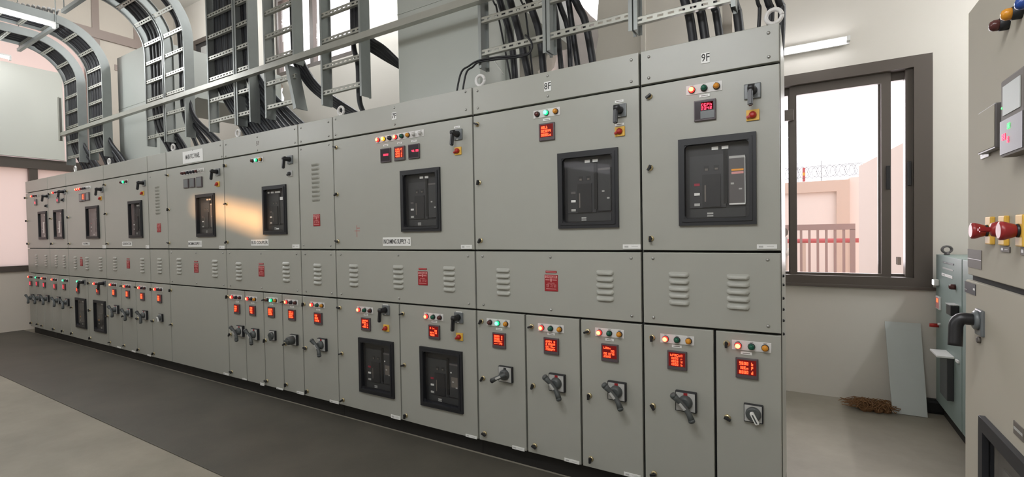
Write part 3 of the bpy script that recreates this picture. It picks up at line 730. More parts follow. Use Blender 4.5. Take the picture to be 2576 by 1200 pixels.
# 7F ---------------------------------------------------------------
r = section(X7, X8, 'wide grey switchboard section marked 7F with INCOMING SUPPLY - 2 plate')
c = header(r, X7, X8); plate_text(c, (986, 284), (998, 300), '7F', .033, 'number_plate', bold=.0002)
screws(c, [(844, 300), (844, 339), (992, 271), (993, 313), (1171, 231), (1172, 276)])
d = door(r, X7, X8, ZCc, ZB_, (1009, 431), (1111, 581)); breaker(d, (1009, 431), (1111, 581), 0)
lamps(d, (953, 352), (1060, 336), 'RYkRgaww'); meter(d, (972, 391), ['8002'], .096, 'digitpk', big=1); meter(d, (1007, 386), ['LVOLtA', '4050 1', '4240 2', '4220 0'], .096); meter(d, (1043, 381), ['49.98'], .096, 'digitpk', big=1)
put('pistol_handle', pistol_mesh(), d, (1153, 339)); put('selector_switch', yellow_mesh(), d, (1153, 380)); put('name_tag', tag_mesh(), d, (1150, 320)); latches(d, [(846, 371), (849, 489), (851, 607)])
plate_text(d, (963.5, 597.5), (1034, 619), 'INCOMING SUPPLY - 2', .030, bold=.0006); plate_text(d, (1160, 616), (1188, 626), None, 0)
mb = MB(); x, z = F(898, 581)
for a in ((-.025, .03, -.002, .002), (-.003, .001, -.045, .04), (-.003, .03, .018, .022)): mb.box(x+a[0], x+a[1], -.0006, 0, z+a[2], z+a[3], 'marker')
mb.build('marker_scribble', d)
d = vent(r, X7, X8, [(890, 692), (1002, 696), (1130, 701)], (1064, 700))
d = door(r, X7, XD_, ZE, ZD, (904, 848), (994, 1003)); breaker(d, (904, 848), (994, 1003), 4); lamps(d, (905, 778), (933, 782), 'Rgr'); meter(d, (922, 815), ['LAHPd5', '0000 r', '  05 y', '-000 b']); put('pistol_handle', pistol_mesh(), d, (972, 780)); put('selector_switch', yellow_mesh(), d, (973, 825)); put('name_tag', tag_mesh(), d, (970, 768)); latches(d, [(856, 774), (861, 889), (864, 1006)]); plate_text(d, (984, 1042), (1008, 1057), None, 0)
d = door(r, XD_, X8, ZE, ZD, (1058, 870), (1167, 1041)); breaker(d, (1058, 870), (1167, 1041), 4); lamps(d, (1075, 795), (1108, 799), 'Rgr'); meter(d, (1094, 835), ['0uLn', '    00', '007710', '4000']); put('pistol_handle', pistol_mesh(), d, (1155, 799)); put('selector_switch', yellow_mesh(), d, (1157, 847)); put('name_tag', tag_mesh(), d, (1155, 786)); latches(d, [(1014, 789), (1018, 918), (1022, 1045)]); plate_text(d, (1172, 1091), (1200, 1105), None, 0)
# narrow vent column next to 7F --------------------------------------
r = section(X6, X7, 'narrow grey switchboard section with tall louvres left of the one marked 7F')
c = header(r, X6, X7); screws(c, [(757, 322), (757, 356), (826, 307), (827, 342)])
d = door(r, X6, X7, ZCc, ZB_); put('louvre', louvre_mesh(9, .095, .034, True), d, (794, 459)); put('danger_plate', danger_mesh(False), d, (797, 554)); screws(d, [(757, 376), (827, 364), (764, 617), (832, 618)])
d = vent(r, X6, X7, [(799, 689)])
d = door(r, X6, X7, ZE, ZD); lamps(d, (787, 766), (812, 769), 'Rga'); meter(d, (802, 801), ['LAH', '0023', '01378'], .092); put('rotary_handle', rotary_mesh(), d, (814, 866)); latches(d, [(766, 765), (770, 875), (774, 984)]); plate_text(d, (830, 1005), (853, 1017), None, 0)
# 5F ---------------------------------------------------------------
r = section(X5, X6, 'grey switchboard section marked 5F whose upper door catches an orange patch of sunlight')
c = header(r, X5, X6); x, z = F(648, 361); mb = MB(); add_text(mb, '5F', .035, x, -.0005, z, 'sticker'); mb.build('number_mark', c); screws(c, [(568, 364), (568, 393), (647, 345), (648, 378), (741, 325), (742, 359)])
d = door(r, X5, X6, ZCc, ZB_, (662, 470), (724, 589)); breaker(d, (662, 470), (724, 589), 2); lamps(d, (637, 405), (658, 401.5), 'rGa'); put('pistol_handle', pistol_mesh(), d, (731, 402)); put('selector_switch', yellow_mesh('w'), d, (731, 437)); latches(d, [(568, 417), (571, 513), (573, 609)]); plate_text(d, (632, 603), (676, 618), 'BUS COUPLER', .026, bold=.0002); plate_text(d, (736, 615), (754, 625), None, 0)
d = vent(r, X5, X6, [(601, 682), (720, 683.5)], (658, 682))
xs = [X5, F(618, 830)[0], F(664.5, 830)[0], F(711.5, 830)[0], X6]
d = door(r, xs[0], xs[1], ZE, ZD); lamps(d, (586, 747), (605, 749), 'Rkr'); meter(d, (598, 777), ['2381', '0023', '04--'], .088); put('rotary_handle', rotary_mesh(), d, (608, 832)); latches(d, [(574, 746), (581, 841), (584, 935)]); plate_text(d, (610, 951), (621, 957), None, 0)
d = door(r, xs[1], xs[2], ZE, ZD); lamps(d, (625, 751), (643, 753), 'Rka'); meter(d, (637, 781), ['2390', '0045', '1150'], .088); put('rotary_handle', rotary_mesh(), d, (645, 840)); plate_text(d, (655, 962), (665, 971), None, 0)
d = door(r, xs[2], xs[3], ZE, ZD); lamps(d, (675, 754), (695, 756), 'rGa'); meter(d, (684, 785), ['000000', '0000 A', '0000hr', '0000PF'], .088); put('selector_knob', knob_mesh(False), d, (689, 843)); latches(d, [(667, 754), (669, 856), (673, 958)]); plate_text(d, (696, 974), (712, 982), None, 0)
d = door(r, xs[3], xs[4], ZE, ZD); lamps(d, (723, 759), (745, 762), 'Rkr'); meter(d, (736, 792), ['2381 V', '00230A', '0023hr', '0450PF'], .09); put('rotary_handle', block_knob_mesh(), d, (743, 854)); latches(d, [(714, 759), (719, 865), (722, 967)]); plate_text(d, (747, 983), (765, 994), None, 0)
# 4F: main plate ------------------------------------------------------
r = section(X4, X5, 'grey switchboard section with the MAIN PCC PANEL plate and a blank lower door')
c = header(r, X4, X5); plate_text(c, (460, 383), (511.5, 404), 'MAIN PCC PANEL', .045, bold=.0003, wf=.7); screws(c, [(485, 378), (554, 366), (558, 394)])
d = door(r, X4, X5, ZCc, ZB_, (494, 490.5), (544, 595)); breaker(d, (494, 490.5), (544, 595), 3); lamps(d, (461, 436), (511, 429), 'rrkkkrww'); meter(d, (470, 462), lit=False, tagon=False, size=.09); meter(d, (485.5, 460), lit=False, tagon=False, size=.09); meter(d, (503, 458), lit=False, tagon=False, size=.1)
put('pistol_handle', pistol_mesh(), d, (549, 433)); put('selector_switch', yellow_mesh(), d, (549, 463)); latches(d, [(423, 441), (426, 527), (427, 611)]); plate_text(d, (474, 606), (508.5, 621), 'INCOMING SUPPLY - 1', .026, bold=.0004); plate_text(d, (552, 618), (565.5, 626), None, 0)
d = vent(r, X4, X5, [(451, 669), (541, 675)], (494, 674))
d = door(r, X4, X5, ZE, ZD); latches(d, [(431, 730), (433, 816)]); plate_text(d, (563, 937), (576, 945), None, 0)
# narrow vent column ------------------------------------------------------
r = section(XAn, X4, 'narrow grey switchboard section with tall louvres beside the MAIN PCC PANEL section')
c = header(r, XAn, X4)
d = door(r, XAn, X4, ZCc, ZB_); put('louvre', louvre_mesh(9, .095, .034, True), d, (396.5, 504)); put('danger_plate', danger_mesh(False), d, (400, 573)); screws(d, [(378, 446), (415, 439)])
d = vent(r, XAn, X4, [(402, 668)], screws_on=False)
d = door(r, XAn, X4, ZE, ZD); lamps(d, (393, 727), (407, 729), 'Rkr'); meter(d, (403, 751), ['2381', '0023', '0450'], .088, tagon=False); put('selector_knob', knob_mesh(), d, (407, 799)); latches(d, [(383, 727), (386, 807), (388, 889)])
# left sections -----------------------------------------------------------
r = section(XCn, XAn, 'grey switchboard section with three red meters in a row low on its front')
c = header(r, XCn, XAn)
d = door(r, XCn, XAn, ZCc, ZB_, (324, 507), (361, 598)); breaker(d, (324, 507), (361, 598), 0); lamps(d, (307, 459), (320, 457), 'rGr'); put('pistol_handle', pistol_mesh(), d, (363, 461)); put('selector_switch', yellow_mesh(), d, (360, 486)); latches(d, [(265, 465), (268, 538), (272, 613)]); plate_text(d, (308, 608), (332.5, 619), 'GENERATOR', .026); plate_text(d, (367, 617), (376, 625), None, 0)
d = vent(r, XCn, XAn, [(290, 663), (358.5, 667)], (323, 665), screws_on=False)
xs = [XCn, F(306.5, 780)[0], F(343, 780)[0], XAn]
for i, (l0, l1, mp, hp, lt, tg_) in enumerate([((281, 716), (292, 717), (289, 736), (296, 778), [(272, 795), (278, 861)], (300, 874)), ((316, 720), (328, 721), (323, 740), (329, 786), [(308, 719), (312, 795), (314, 869)], (337, 884)), ((353, 723.5), (366, 725), (360, 746), (368, 792), [(344, 722), (347.5, 801), (350, 879)], (376, 894))]):
    d = door(r, xs[i], xs[i+1], ZE, ZD); lamps(d, l0, l1, 'Rkr'); meter(d, mp, ['2381', '0023', '0450'], .088, tagon=False); put('rotary_handle', rotary_mesh(), d, hp); latches(d, lt); plate_text(d, (tg_[0]-5, tg_[1]-3), (tg_[0]+4, tg_[1]+3), None, 0)
r = section(XBn, XCn, 'grey switchboard section with one breaker window above and two dark ones below')
c = header(r, XBn, XCn)
d = door(r, XBn, XCn, ZCc, ZB_, (217, 520), (252, 600)); breaker(d, (217, 520), (252, 600), 4); lamps(d, (194, 477), (227, 472), 'RRRrkkww'); meter(d, (205, 497.5), lit=False, tagon=False, size=.1); meter(d, (213, 496), ['888', '888', '888'], .1, tagon=False); meter(d, (222, 494), lit=False, tagon=False, size=.1)
put('pistol_handle', pistol_mesh(), d, (257, 477)); put('selector_switch', yellow_mesh(), d, (254, 499)); latches(d, [(169, 481), (173, 547), (176, 613)]); plate_text(d, (208, 610), (226, 617), 'INCOMING', .022); plate_text(d, (258, 617), (267, 625), None, 0)
d = vent(r, XBn, XCn, [(190, 660), (219.5, 662), (253.5, 663)], (205, 660), screws_on=False)
xm = F(223.5, 780)[0]
d = door(r, XBn, xm, ZE, ZD, (191, 748), (220, 828)); breaker(d, (191, 748), (220, 828), 5); lamps(d, (198, 708), (208, 709), 'Grk'); meter(d, (197, 730), ['23', '00'], .08, 'digit', tagon=False); put('pistol_handle', pistol_mesh(), d, (212.5, 710)); latches(d, [(182, 773), (182.5, 838)])
d = door(r, xm, XCn, ZE, ZD, (237, 754), (269, 839)); breaker(d, (237, 754), (269, 839), 5); lamps(d, (239.5, 713), (250, 714.5), 'Rrk'); meter(d, (248, 733), ['23', '00'], .08, tagon=False); put('pistol_handle', pistol_mesh(), d, (263.5, 713)); latches(d, [(225, 712), (227, 780), (228.6, 850)])
r = section(XS1, XBn, 'slim grey switchboard section, second from the far left end')
c = header(r, XS1, XBn)
d = door(r, XS1, XBn, ZCc, ZB_, (136, 529), (162.5, 601)); breaker(d, (136, 529), (162.5, 601), 6); lamps(d, (136, 485), (148, 483.5), 'Rkr'); meter(d, (147, 503), ['88', '88'], .08, 'digitpk', tagon=False, big=1); put('pistol_handle', pistol_mesh(), d, (162, 483)); put('selector_switch', yellow_mesh('k'), d, (159, 503)); latches(d, [(126, 488), (129, 550), (132, 613)])
d = vent(r, XS1, XBn, [(142, 656), (162, 657)], screws_on=False)
xq = [XS1+(XBn-XS1)*k/2 for k in range(3)]
for i, (l0, l1, mp, hp, lt, cd_) in enumerate([((134, 703), (143, 704), (140, 721), (150, 755), (136.5, 827), 'Rkr'), ((162, 705), (171, 706), (163, 722), (172, 760), (159, 832), 'Gkr')]):
    d = door(r, xq[i], xq[i+1], ZE, ZD); lamps(d, l0, l1, cd_); meter(d, mp, ['23', '00', '45'], .085, 'digitpk', tagon=False); put('rotary_handle', rotary_mesh(), d, hp); latches(d, [lt])
r = section(X0, XS1, 'far left end section of the grey switchboard row, beside the window wall')
c = header(r, X0, XS1)
d = door(r, X0, XS1, ZCc, ZB_, (97.5, 533), (121, 602)); breaker(d, (97.5, 533), (121, 602), 6); lamps(d, (82, 494), (93, 492.5), 'Rkr'); meter(d, (91, 509), ['88', '88'], .09, 'digitpk', tagon=False, big=1); put('pistol_handle', pistol_mesh(), d, (121, 494)); put('selector_switch', yellow_mesh('k'), d, (118, 518)); latches(d, [(66, 498), (69, 556), (72, 613)])
d = vent(r, X0, XS1, [(116, 655), (92, 654)], screws_on=False)
xq = [X0+(XS1-X0)*k/3 for k in range(4)]
for i, (l0, l1, mp, hp, lt, cd_) in enumerate([((75, 696), (82, 696.6), (79, 713), (84, 748), (80, 812), 'Rkr'), ((93.5, 698), (100, 698.6), (95, 714), (101, 749), (96, 815), 'Gkr'), ((109, 700), (116, 700.6), (113, 717), (122, 751), (107, 819), 'Rkr')]):
    d = door(r, xq[i], xq[i+1], ZE, ZD); lamps(d, l0, l1, cd_); meter(d, mp, ['23', '00', '45'], .08, 'digitpk', tagon=False); put('rotary_handle', rotary_mesh(), d, hp); latches(d, [lt])
# lifting eyes on the roofs of the sections
for px_, py_, lb in [(1947, 62, 'white lifting eye on the right end of the switchboard roof'), (1208, 213, 'white lifting eye on the roof between the sections marked 7F and 8F'), (858, 291, 'white lifting eye on the roof at the left of the section marked 7F'),
                 (599, 353, 'white lifting eye on the roof of the section marked 5F'), (436, 382, 'white lifting eye on the roof of the MAIN PCC PANEL section'), (275, 418, 'white lifting eye on the roof below the second cable tray from the left'), (190, 432, 'white lifting eye on the roof near the far left end')]:
    x = on(px_, py_, 1, .06).x; o = bpy.data.objects.new('lifting_eye', eye_mesh()); C.objects.link(o); o.location = (x, .06, ZA-.001); tag(o, lb, 'lifting eye', 'lifting eyes on the switchboard roof')


# ------------------------------------------------------------------ cable trays
def arc_path(z0, z1=None, R=.5, yend=None, step=.05):
    """(y offset, z, tangent angle) up a vertical tray and, if z1 is given, bending toward -y"""
    P = [(0, z0)]
    if z1 is None: return [(0, z0), (0, z0+1.9)]
    P.append((0, z1))
    for k in range(1, 13):
        t = k*math.pi/24; P.append((-R*(1-math.cos(t)), z1+R*math.sin(t)))
    P.append((yend, z1+R)); return P
def along(P, s):
    for (a, b), (c, d) in zip(P, P[1:]):
        L = math.hypot(c-a, d-b)
        if s <= L: k = s/L; return a+(c-a)*k, b+(d-b)*k, math.atan2(-(c-a), d-b)
        s -= L
    return None
def rail_mb(x, P, depth=.10, t=.004, inward=1, y0=.32):
    mb = MB(); i = mb.mi('galv')
    prof = [(0, 0), (inward*.022, 0), (inward*.022, t), (inward*t, t), (inward*t, depth-t), (inward*.022, depth-t), (inward*.022, depth), (0, depth)]
    rings = []
    for k, (y, z) in enumerate(P):
        a = P[max(0, k-1)]; b = P[min(len(P)-1, k+1)]; ty, tz = b[0]-a[0], b[1]-a[1]; L = math.hypot(ty, tz); ty /= L; tz /= L
        ny, nz = tz, -ty                      # points to the back of the tray
        rings.append([mb.bm.verts.new((x+px_, y0+y+ny*q, z+nz*q)) for px_, q in prof])
    n = len(prof)
    for a, b in zip(rings, rings[1:]):
        for k in range(n): f = mb.bm.faces.new([a[k], a[(k+1) % n], b[(k+1) % n], b[k]]); f.material_index = i
    for e in (rings[0], rings[-1]): f = mb.bm.faces.new(e); f.material_index = i
    return mb
def rung_mesh(w):
    k = ('rung', round(w, 3))
    if k not in ME:
        mb = MB(); n = max(4, int(w/.052)); p = w/n; hs = [(-w/2+p*(j+.22), -w/2+p*(j+.78), -.006, .006) for j in range(n)]
        mb.plate(-w/2, w/2, -.02, .02, 0, .003, 'galv2', hs)
        mb.box(-w/2, w/2, 0, .025, .017, .02, 'galv2'); mb.box(-w/2, w/2, 0, .025, -.02, -.017, 'galv2'); ME[k] = mb.mesh('rung')
    return ME[k]
def tray(x0, x1, label, P, y0=.32, first=.10, rails=(1, 1), railP=None, gap=.22):
    r = thing('cable_tray', label, 'cable tray', ((x0+x1)/2, y0, P[0][1]), 'ladder cable trays above the switchboard')
    if rails[0]: rail_mb(x0, railP or P, inward=1, y0=y0).build('side_rail', r)
    if rails[1]: rail_mb(x1, P, inward=-1, y0=y0).build('side_rail', r)
    s = first; me = rung_mesh(x1-x0-.008)
    while True:
        q = along(P, s)
        if q is None: break
        o = inst('rung', me, r, (x0+x1)/2, y0+q[0]+.006, q[1]); o.rotation_euler = (q[2], 0, 0); s += gap
    return r
B = lambda z0=2.5, ye=-3.2, z1=3.62, R=.5: arc_path(z0, z1, R, ye)
St = lambda z0=2.5: arc_path(z0)
tray(-9.37, -8.87, 'ladder tray of black cables bending toward the room, farthest left above the roof', B())
tray(-8.52, -8.02, 'ladder tray of black cables bending toward the room, second from the left', B())
tray(-6.79, -6.33, 'bent ladder tray standing in front of the left grey bus duct', B(z1=3.60))
tray(-6.31, -5.84, 'bent ladder tray with a broad right rail, fourth from the left', B(z1=3.60))
tray(-5.37, -4.86, 'upright ladder tray packed with a dense curtain of cables', St())
tray(-4.84, -4.60, 'narrow upright ladder tray right beside the densely packed one', St())
t7 = tray(-4.36, -3.90, 'upright ladder tray with a loose tilted rail at its foot, before the high window', St(), rails=(1, 0))
rail_mb(-3.90, [(0, 2.93), (0, 4.4)], inward=-1).build('side_rail', t7)
mb = MB(); mb.obox(Vector((-3.915, .36, 2.72)), Vector((1, 0, .27)).normalized(), Vector((0, 1, 0)), Vector((-.27, 0, 1)).normalized(), .004, .055, .21, 'galv'); mb.obox(Vector((-3.93, .30, 2.72)), Vector((1, 0, .27)).normalized(), Vector((0, 1, 0)), Vector((-.27, 0, 1)).normalized(), .02, .003, .21, 'galv')
tag(mb.build('loose_rail', t7), 'loose tilted rail')
tray(-3.54, -3.04, 'upright ladder tray left of the right-hand grey bus duct', St())
tray(-1.89, -1.377, 'short-footed ladder tray above the section marked 8F, its left half', St())
tray(-1.37, -.828, 'ladder tray above the section marked 8F, its right half', St(2.51), first=.09)
tray(-.82, -.293, 'ladder tray above the section marked 9F', St(2.51), first=.05)
mb = MB(); mb.box(-9.42, -1.0, .268, .273, 2.925, 2.975, 'galv2'); mb.box(-9.42, -1.0, .273, .318, 2.925, 2.93, 'galv2')
sa = tag(mb.build('support_angle'), 'long galvanised angle bar bolted across the front of the cable trays', 'support bar')
mb = MB(); mb.box(-9.46, -9.40, .264, .268, 2.86, 3.50, 'galv2'); mb.box(-9.46, -9.455, .266, .31, 2.86, 3.50, 'galv2'); mb.build('end_bracket', sa)
for yy, xa, xb, lb in ((-.13, -9.45, -7.98, 'short cross channel under the two bent trays at the far left'), (-.22, -7.45, -5.75, 'short cross channel under the bent trays before the left bus duct')):
    mb = MB(); mb.box(xa, xb, yy-.02, yy+.02, 4.05, 4.09, 'galv')
    for x in (xa+.03, xb-.03): mb.tube([(x, yy, 4.08), (x, yy, ZC)], .006, 'galv', 6)
    tag(mb.build('cross_channel'), lb, 'support bar')

# ------------------------------------------------------------------ cables
def smooth(pts, n=6):
    P = [Vector(p) for p in pts]; P = [P[0]*2-P[1]]+P+[P[-1]*2-P[-2]]; out = []
    for i in range(1, len(P)-2):
        for k in range(n):
            t = k/n; a, b, c, d = P[i-1], P[i], P[i+1], P[i+2]
            out.append(.5*((2*b)+(c-a)*t+(2*a-5*b+4*c-d)*t*t+(3*b-a-3*c+d)*t*t*t))
    out.append(P[-2]); return out
def cable(pts, r, label, group, m='cable', n=8, sm=True):
    mb = MB(); mb.tube(smooth(pts) if sm else pts, r, m, n); return tag(mb.build('power_cable'), label, 'cable', group)
J = lambda a: random.uniform(-a, a)
def bend_cable(x, yo, bottom, lab, grp, r=.0225):
    """down a bent tray, then to a spot (x,y) on the switchboard roof"""
    P = [(x, -3.2, 4.12-yo)]+[(x+J(.004), .32+yo-(.5+yo)*(1-math.cos(t)), 3.62+(.5-.0)*math.sin(t)) for t in (1.5, 1.2, .9, .6, .3)]
    P = [(x, -3.2, 4.12+yo), (x, -1.0, 4.12+yo)]+[(x+J(.003), .32-.5+(.5+yo)*math.cos(t), 3.62+(.5+yo)*math.sin(t)) for t in (1.45, 1.15, .85, .55, .25)]
    P += [(x, .32+yo, 3.4), (x+J(.005), .32+yo, 3.0), (x+(bottom-x)*.12, .34+yo, 2.72), (x+(bottom-x)*.6, .40+yo, 2.46), (bottom, .42+yo, ZA-.02)]
    cable(P, r, lab, grp)
for k in range(9): bend_cable(-9.30+k*.047, .045+.012*(k % 2), -9.05+k*.075, 'black cable in the full layer lying in the farthest left bent tray', 'cables in the farthest left tray')
for k in range(9): bend_cable(-8.46+k*.047, .045+.012*(k % 2), -8.28+k*.085, 'black cable in the full layer lying in the second bent tray from the left', 'cables in the second tray from the left')
for k in range(8): bend_cable(-6.70+k*.042, .05+.012*(k % 2), -6.45+k*.055, 'black cable in the bent tray before the left bus duct', 'cables in the tray before the left bus duct')
for k in range(5): bend_cable(-6.02+k*.038, .05+.012*(k % 2), -5.85+k*.16, 'black cable in the right half of the fourth tray from the left', 'cables in the fourth tray from the left')
for k in range(12):
    x = -5.33+k*.0385; bx = -4.75+k*.055
    cable([(x, .40, 4.4), (x+J(.006), .40+J(.01), 3.8), (x+J(.008), .40, 3.4), (x+J(.008), .41, 3.05), (x+(bx-x)*.10, .42, 2.88), (x+(bx-x)*.55, .44, 2.55), (bx, .46, ZA-.02)], .0178, 'dark cable in the dense curtain of the packed upright tray', 'cables in the packed upright tray', 'cable2' if k % 3 else 'cable')
for k in range(6):
    x = -4.82+k*.037; bx = -4.2+k*.085
    cable([(x, .40, 4.4), (x+J(.006), .40+J(.01), 3.7), (x+J(.008), .41, 3.2), (x+(bx-x)*.06, .42, 2.95), (x+(bx-x)*.45, .46, 2.62), (bx, .50, ZA-.02)], .0178, 'dark cable in the narrow tray beside the packed one', 'cables in the narrow upright tray', 'cable2' if k % 3 else 'cable')
for k in range(4):
    x = -4.06+k*.037
    cable([(x, .42, 4.3), (x, .42, 3.5), (x+J(.01), .42, 3.15), (x+.02, .43, 2.98), (x+.22, .45, 2.72), (x+.58, .48, 2.48), (x+.98, .50, ZA-.02)], .019, 'black cable sweeping right under the tray with the loose rail', 'cables in the tray with the loose rail')
for k in range(5):
    x = -3.24+k*.040
    if k == 0: P = [(x, .42, 4.2), (x, .42, 3.4), (x, .42, 3.0), (x+.05, .42, 2.8), (x+.06, .42, 2.5), (x+.14, .42, 2.36), (x+.24, .42, ZA-.02)]
    else: P = [(x, .42, 4.2), (x, .42, 3.4), (x, .43, 3.05), (x+.10, .55, 2.92), (x+.30, .85, 2.82-.05*k), (x+.60, 1.05, 2.72-.08*k), (x+1.0, 1.10, 2.60-.1*k)]
    cable(P, .021, 'black cable leaving the tray left of the right-hand bus duct', 'cables in the tray left of the right-hand bus duct')
def P3(px, py, Y): p = on(px, py, 1, Y); return (p.x, p.y, p.z)
def drop(pts, r, Y, label, m='cable', up=.5):
    """big cable falling on to the roof; pts are sight lines met on the plane y=Y"""
    P = [Vector(P3(a, b, Y+.02*i)) for i, (a, b) in enumerate(pts)]; t = (P[0]-P[1]).normalized(); P = [P[0]+t*up]+P
    P[-1].z = ZA-.02; cable(P, r, label, None, m, 10)
drop([(1257, 0), (1287, 107), (1300, 188)], .024, .52, 'thick black cable falling on the roof, leftmost above the 8F plate')
drop([(1283, 0), (1310, 100), (1345, 184)], .026, .50, 'thick black cable falling on the roof, second from the left above the 8F plate')
drop([(1330, 0), (1358, 93), (1372, 178)], .025, .50, 'thick black cable just left of the upright tray rail above the 8F plate')
drop([(1392, 0), (1403, 80), (1418, 168)], .018, .52, 'black cable just right of the upright tray rail above the 8F plate')
drop([(1404, 0), (1430, 85), (1437, 163)], .018, .56, 'black cable, second right of the upright tray rail above the 8F plate')
drop([(1430, 0), (1442, 85), (1464, 158)], .019, .50, 'black cable crossing before the white sheeting above the 8F plate')
drop([(1447, 0), (1475, 66), (1503, 150)], .024, .50, 'thick black cable before the bright broken opening, rightmost above section 8F')
drop([(1240, 0), (1252, 33), (1300, 175)], .007, .62, 'thin black cord hanging behind the leftmost thick cables above section 8F')
drop([(1310, 0), (1322, 30), (1348, 150)], .007, .64, 'thin black cord hanging between thick cables above section 8F')
drop([(1722, 0), (1736, 50), (1754, 98)], .024, .42, 'thick black cable, left one of the close pair above the 9F plate')
drop([(1752, 0), (1766, 45), (1785, 90)], .024, .44, 'thick black cable, right one of the close pair above the 9F plate')
drop([(1792, 0), (1803, 40), (1822, 84)], .021, .46, 'black cable disappearing behind the beige conduit above section 9F')
drop([(1845, 0), (1856, 40), (1868, 76)], .023, .42, 'thick black cable right of the beige conduit above section 9F')
drop([(1905, 0), (1911, 30), (1902, 70)], .009, .36, 'thin black cable curving left of the lifting eye at the right end', up=.25)
drop([(1931, 0), (1939, 32), (1930, 66)], .017, .38, 'black cable curving just left behind the right end lifting eye', up=.25)
drop([(1959, 0), (1967, 28), (1962, 66)], .018, .40, 'black cable bulging past the right end of the switchboard roof', up=.25)
mb = MB(); a = P3(1818, 0, .62); b_ = P3(1843, 0, .62); mb.box(a[0], b_[0], .60, .64, ZA-.01, 3.4, 'wall', .003); tag(mb.build('conduit'), 'flat beige conduit standing on the roof above section 9F', 'conduit')
for o_, lb in ((0, 'thin black control cable looping left over the 7F roof, upper one'), (9, 'thin black control cable looping left over the 7F roof, lower one')):
    pts = [(1141+o_*1.7, 224-o_*.2), (1158+o_*1.5, 188), (1180+o_, 166+o_*.3), (1205, 152+o_*.5), (1250, 144+o_*.6), (1290, 141+o_*.5), (1325, 136+o_*.3), (1338, 122), (1336, 105), (1322, 88)]
    P = [P3(a, b, .30) for a, b in pts]; P[0] = (P[0][0], .30, ZA-.02); cable(P, .0065, lb, None, 'cable', 8)

wv = [Vector(on(8+(150-8)*k/44, 8+22*k/44+(5 if k % 4 in (1, 2) else -5), 2, 4.30)) for k in range(45)]
mb = MB(); mb.tube(smooth(wv, 3), .011, 'white2', 8); tag(mb.build('wavy_conduit'), 'pale wavy conduit lying along the trays at the top left corner', 'conduit')
# ------------------------------------------------------------------ bus ducts and risers
def bus_duct(x0, x1, yf, label, zf=3.19, zt=3.90, dep=.36, zr=3.28):
    r = thing('bus_duct', label, 'bus duct', ((x0+x1)/2, yf+dep/2, ZA-.001))
    mb = MB(); mb.box(x0, x1, yf, yf+dep, ZA-.001, zf-.008, 'panel2', .003); mb.build('riser', r)
    mb = MB(); mb.box(x0-.002, x1+.002, yf-.003, yf+dep+.003, zf-.008, zf, 'panel2', .001); mb.build('flange', r)
    mb = MB(); mb.prism([(x1, yf, zf), (x1, yf+dep, zf), (x1, yf+dep+.1, zr), (x1, YB-.012, zr), (x1, YB-.012, zt), (x1, yf, zt)], (-1, 0, 0), x1-x0, 'panel2'); mb.build('elbow', r)
bus_duct(-8.17, -7.0, .55, 'large pale grey bus duct rising from the roof at the left behind the bent trays')
bus_duct(-2.853, -2.04, .55, 'pale grey bus duct rising from the roof of the section marked 7F', zt=3.95)
mb = MB(); mb.box(-2.06, -1.96, .92, 1.0, ZA-.3, 3.6, 'panel2', .004); mb.box(-2.03, -1.62, .84, .9, ZA-.2, 2.50, 'hplate', .01); tag(mb.build('cable_riser'), 'narrow grey riser and box behind the cables left of the 8F plate', 'riser')
mb = MB(); a = Vector(P3(1245, 154, .5)); b_ = Vector(P3(1266, 187, .5)); mb.tube([a, b_], .004, 'white', 6); tag(mb.build('white_cord'), 'short white cord hanging beside the grey riser', 'cord')

# ------------------------------------------------------------------ tube lights, with added fill tubes out of view
LK = 1.6
def tube_light(name, c, axis, L, label, e, lamp_off, wall=False):
    r = thing('tube_light', label, 'light', c)
    ax = Vector(axis); c = Vector(c); side = Vector((0, 0, 1)).cross(ax)
    up = Vector((0, 1, 0)) if wall else Vector((0, 0, 1))
    mb = MB(); mb.obox(c+up*.03, ax, up, ax.cross(up), L/2+.02, .012, .03, 'white'); mb.build('housing', r)
    mb = MB(); mb.tube([c-ax*L/2, c+ax*L/2], .014, 'tube', 12); mb.build('tube', r)
    mb = MB()
    for s_ in (-1, 1): mb.obox(c+ax*s_*(L/2+.012), ax, up, ax.cross(up), .012, .03, .018, 'white')
    mb.build('end_cap', r)
    if e:
        q = c+Vector(lamp_off); d = Vector(lamp_off).normalized()
        for k in (-.3, .3): light('tube_glow', 'POINT', c+Vector(lamp_off)*2.2+ax*(k*L), e*LK, (.955, .98, 1.0), None, shadow_soft_size=.30)
        l = light('tube_glow', 'AREA', q, e*LK*.8, (.955, .98, 1.0), None, shape='RECTANGLE', size=L, size_y=.05)
        z = -d; x = ax; y = z.cross(x); l.matrix_world = Matrix(((x.x, y.x, z.x, q.x), (x.y, y.y, z.y, q.y), (x.z, y.z, z.z, q.z), (0, 0, 0, 1)))
    return r
tube_light('t', (-7.97, -.77, 4.05), (0, 1, 0), 1.2, 'glowing tube light under the bent trays at top left', 13, (0, 0, -.05))
tube_light('t', (-9.9, -.73, 4.05), (0, 1, 0), 1.2, 'glowing tube light close to the left wall above the white board', 1.5, (0, 0, -.05))
tube_light('t', (-.31, YB-.06, 2.835), (1, 0, 0), 1.2, 'glowing tube light on the wall above the right window', .5, (0, -.04, -.03), True)
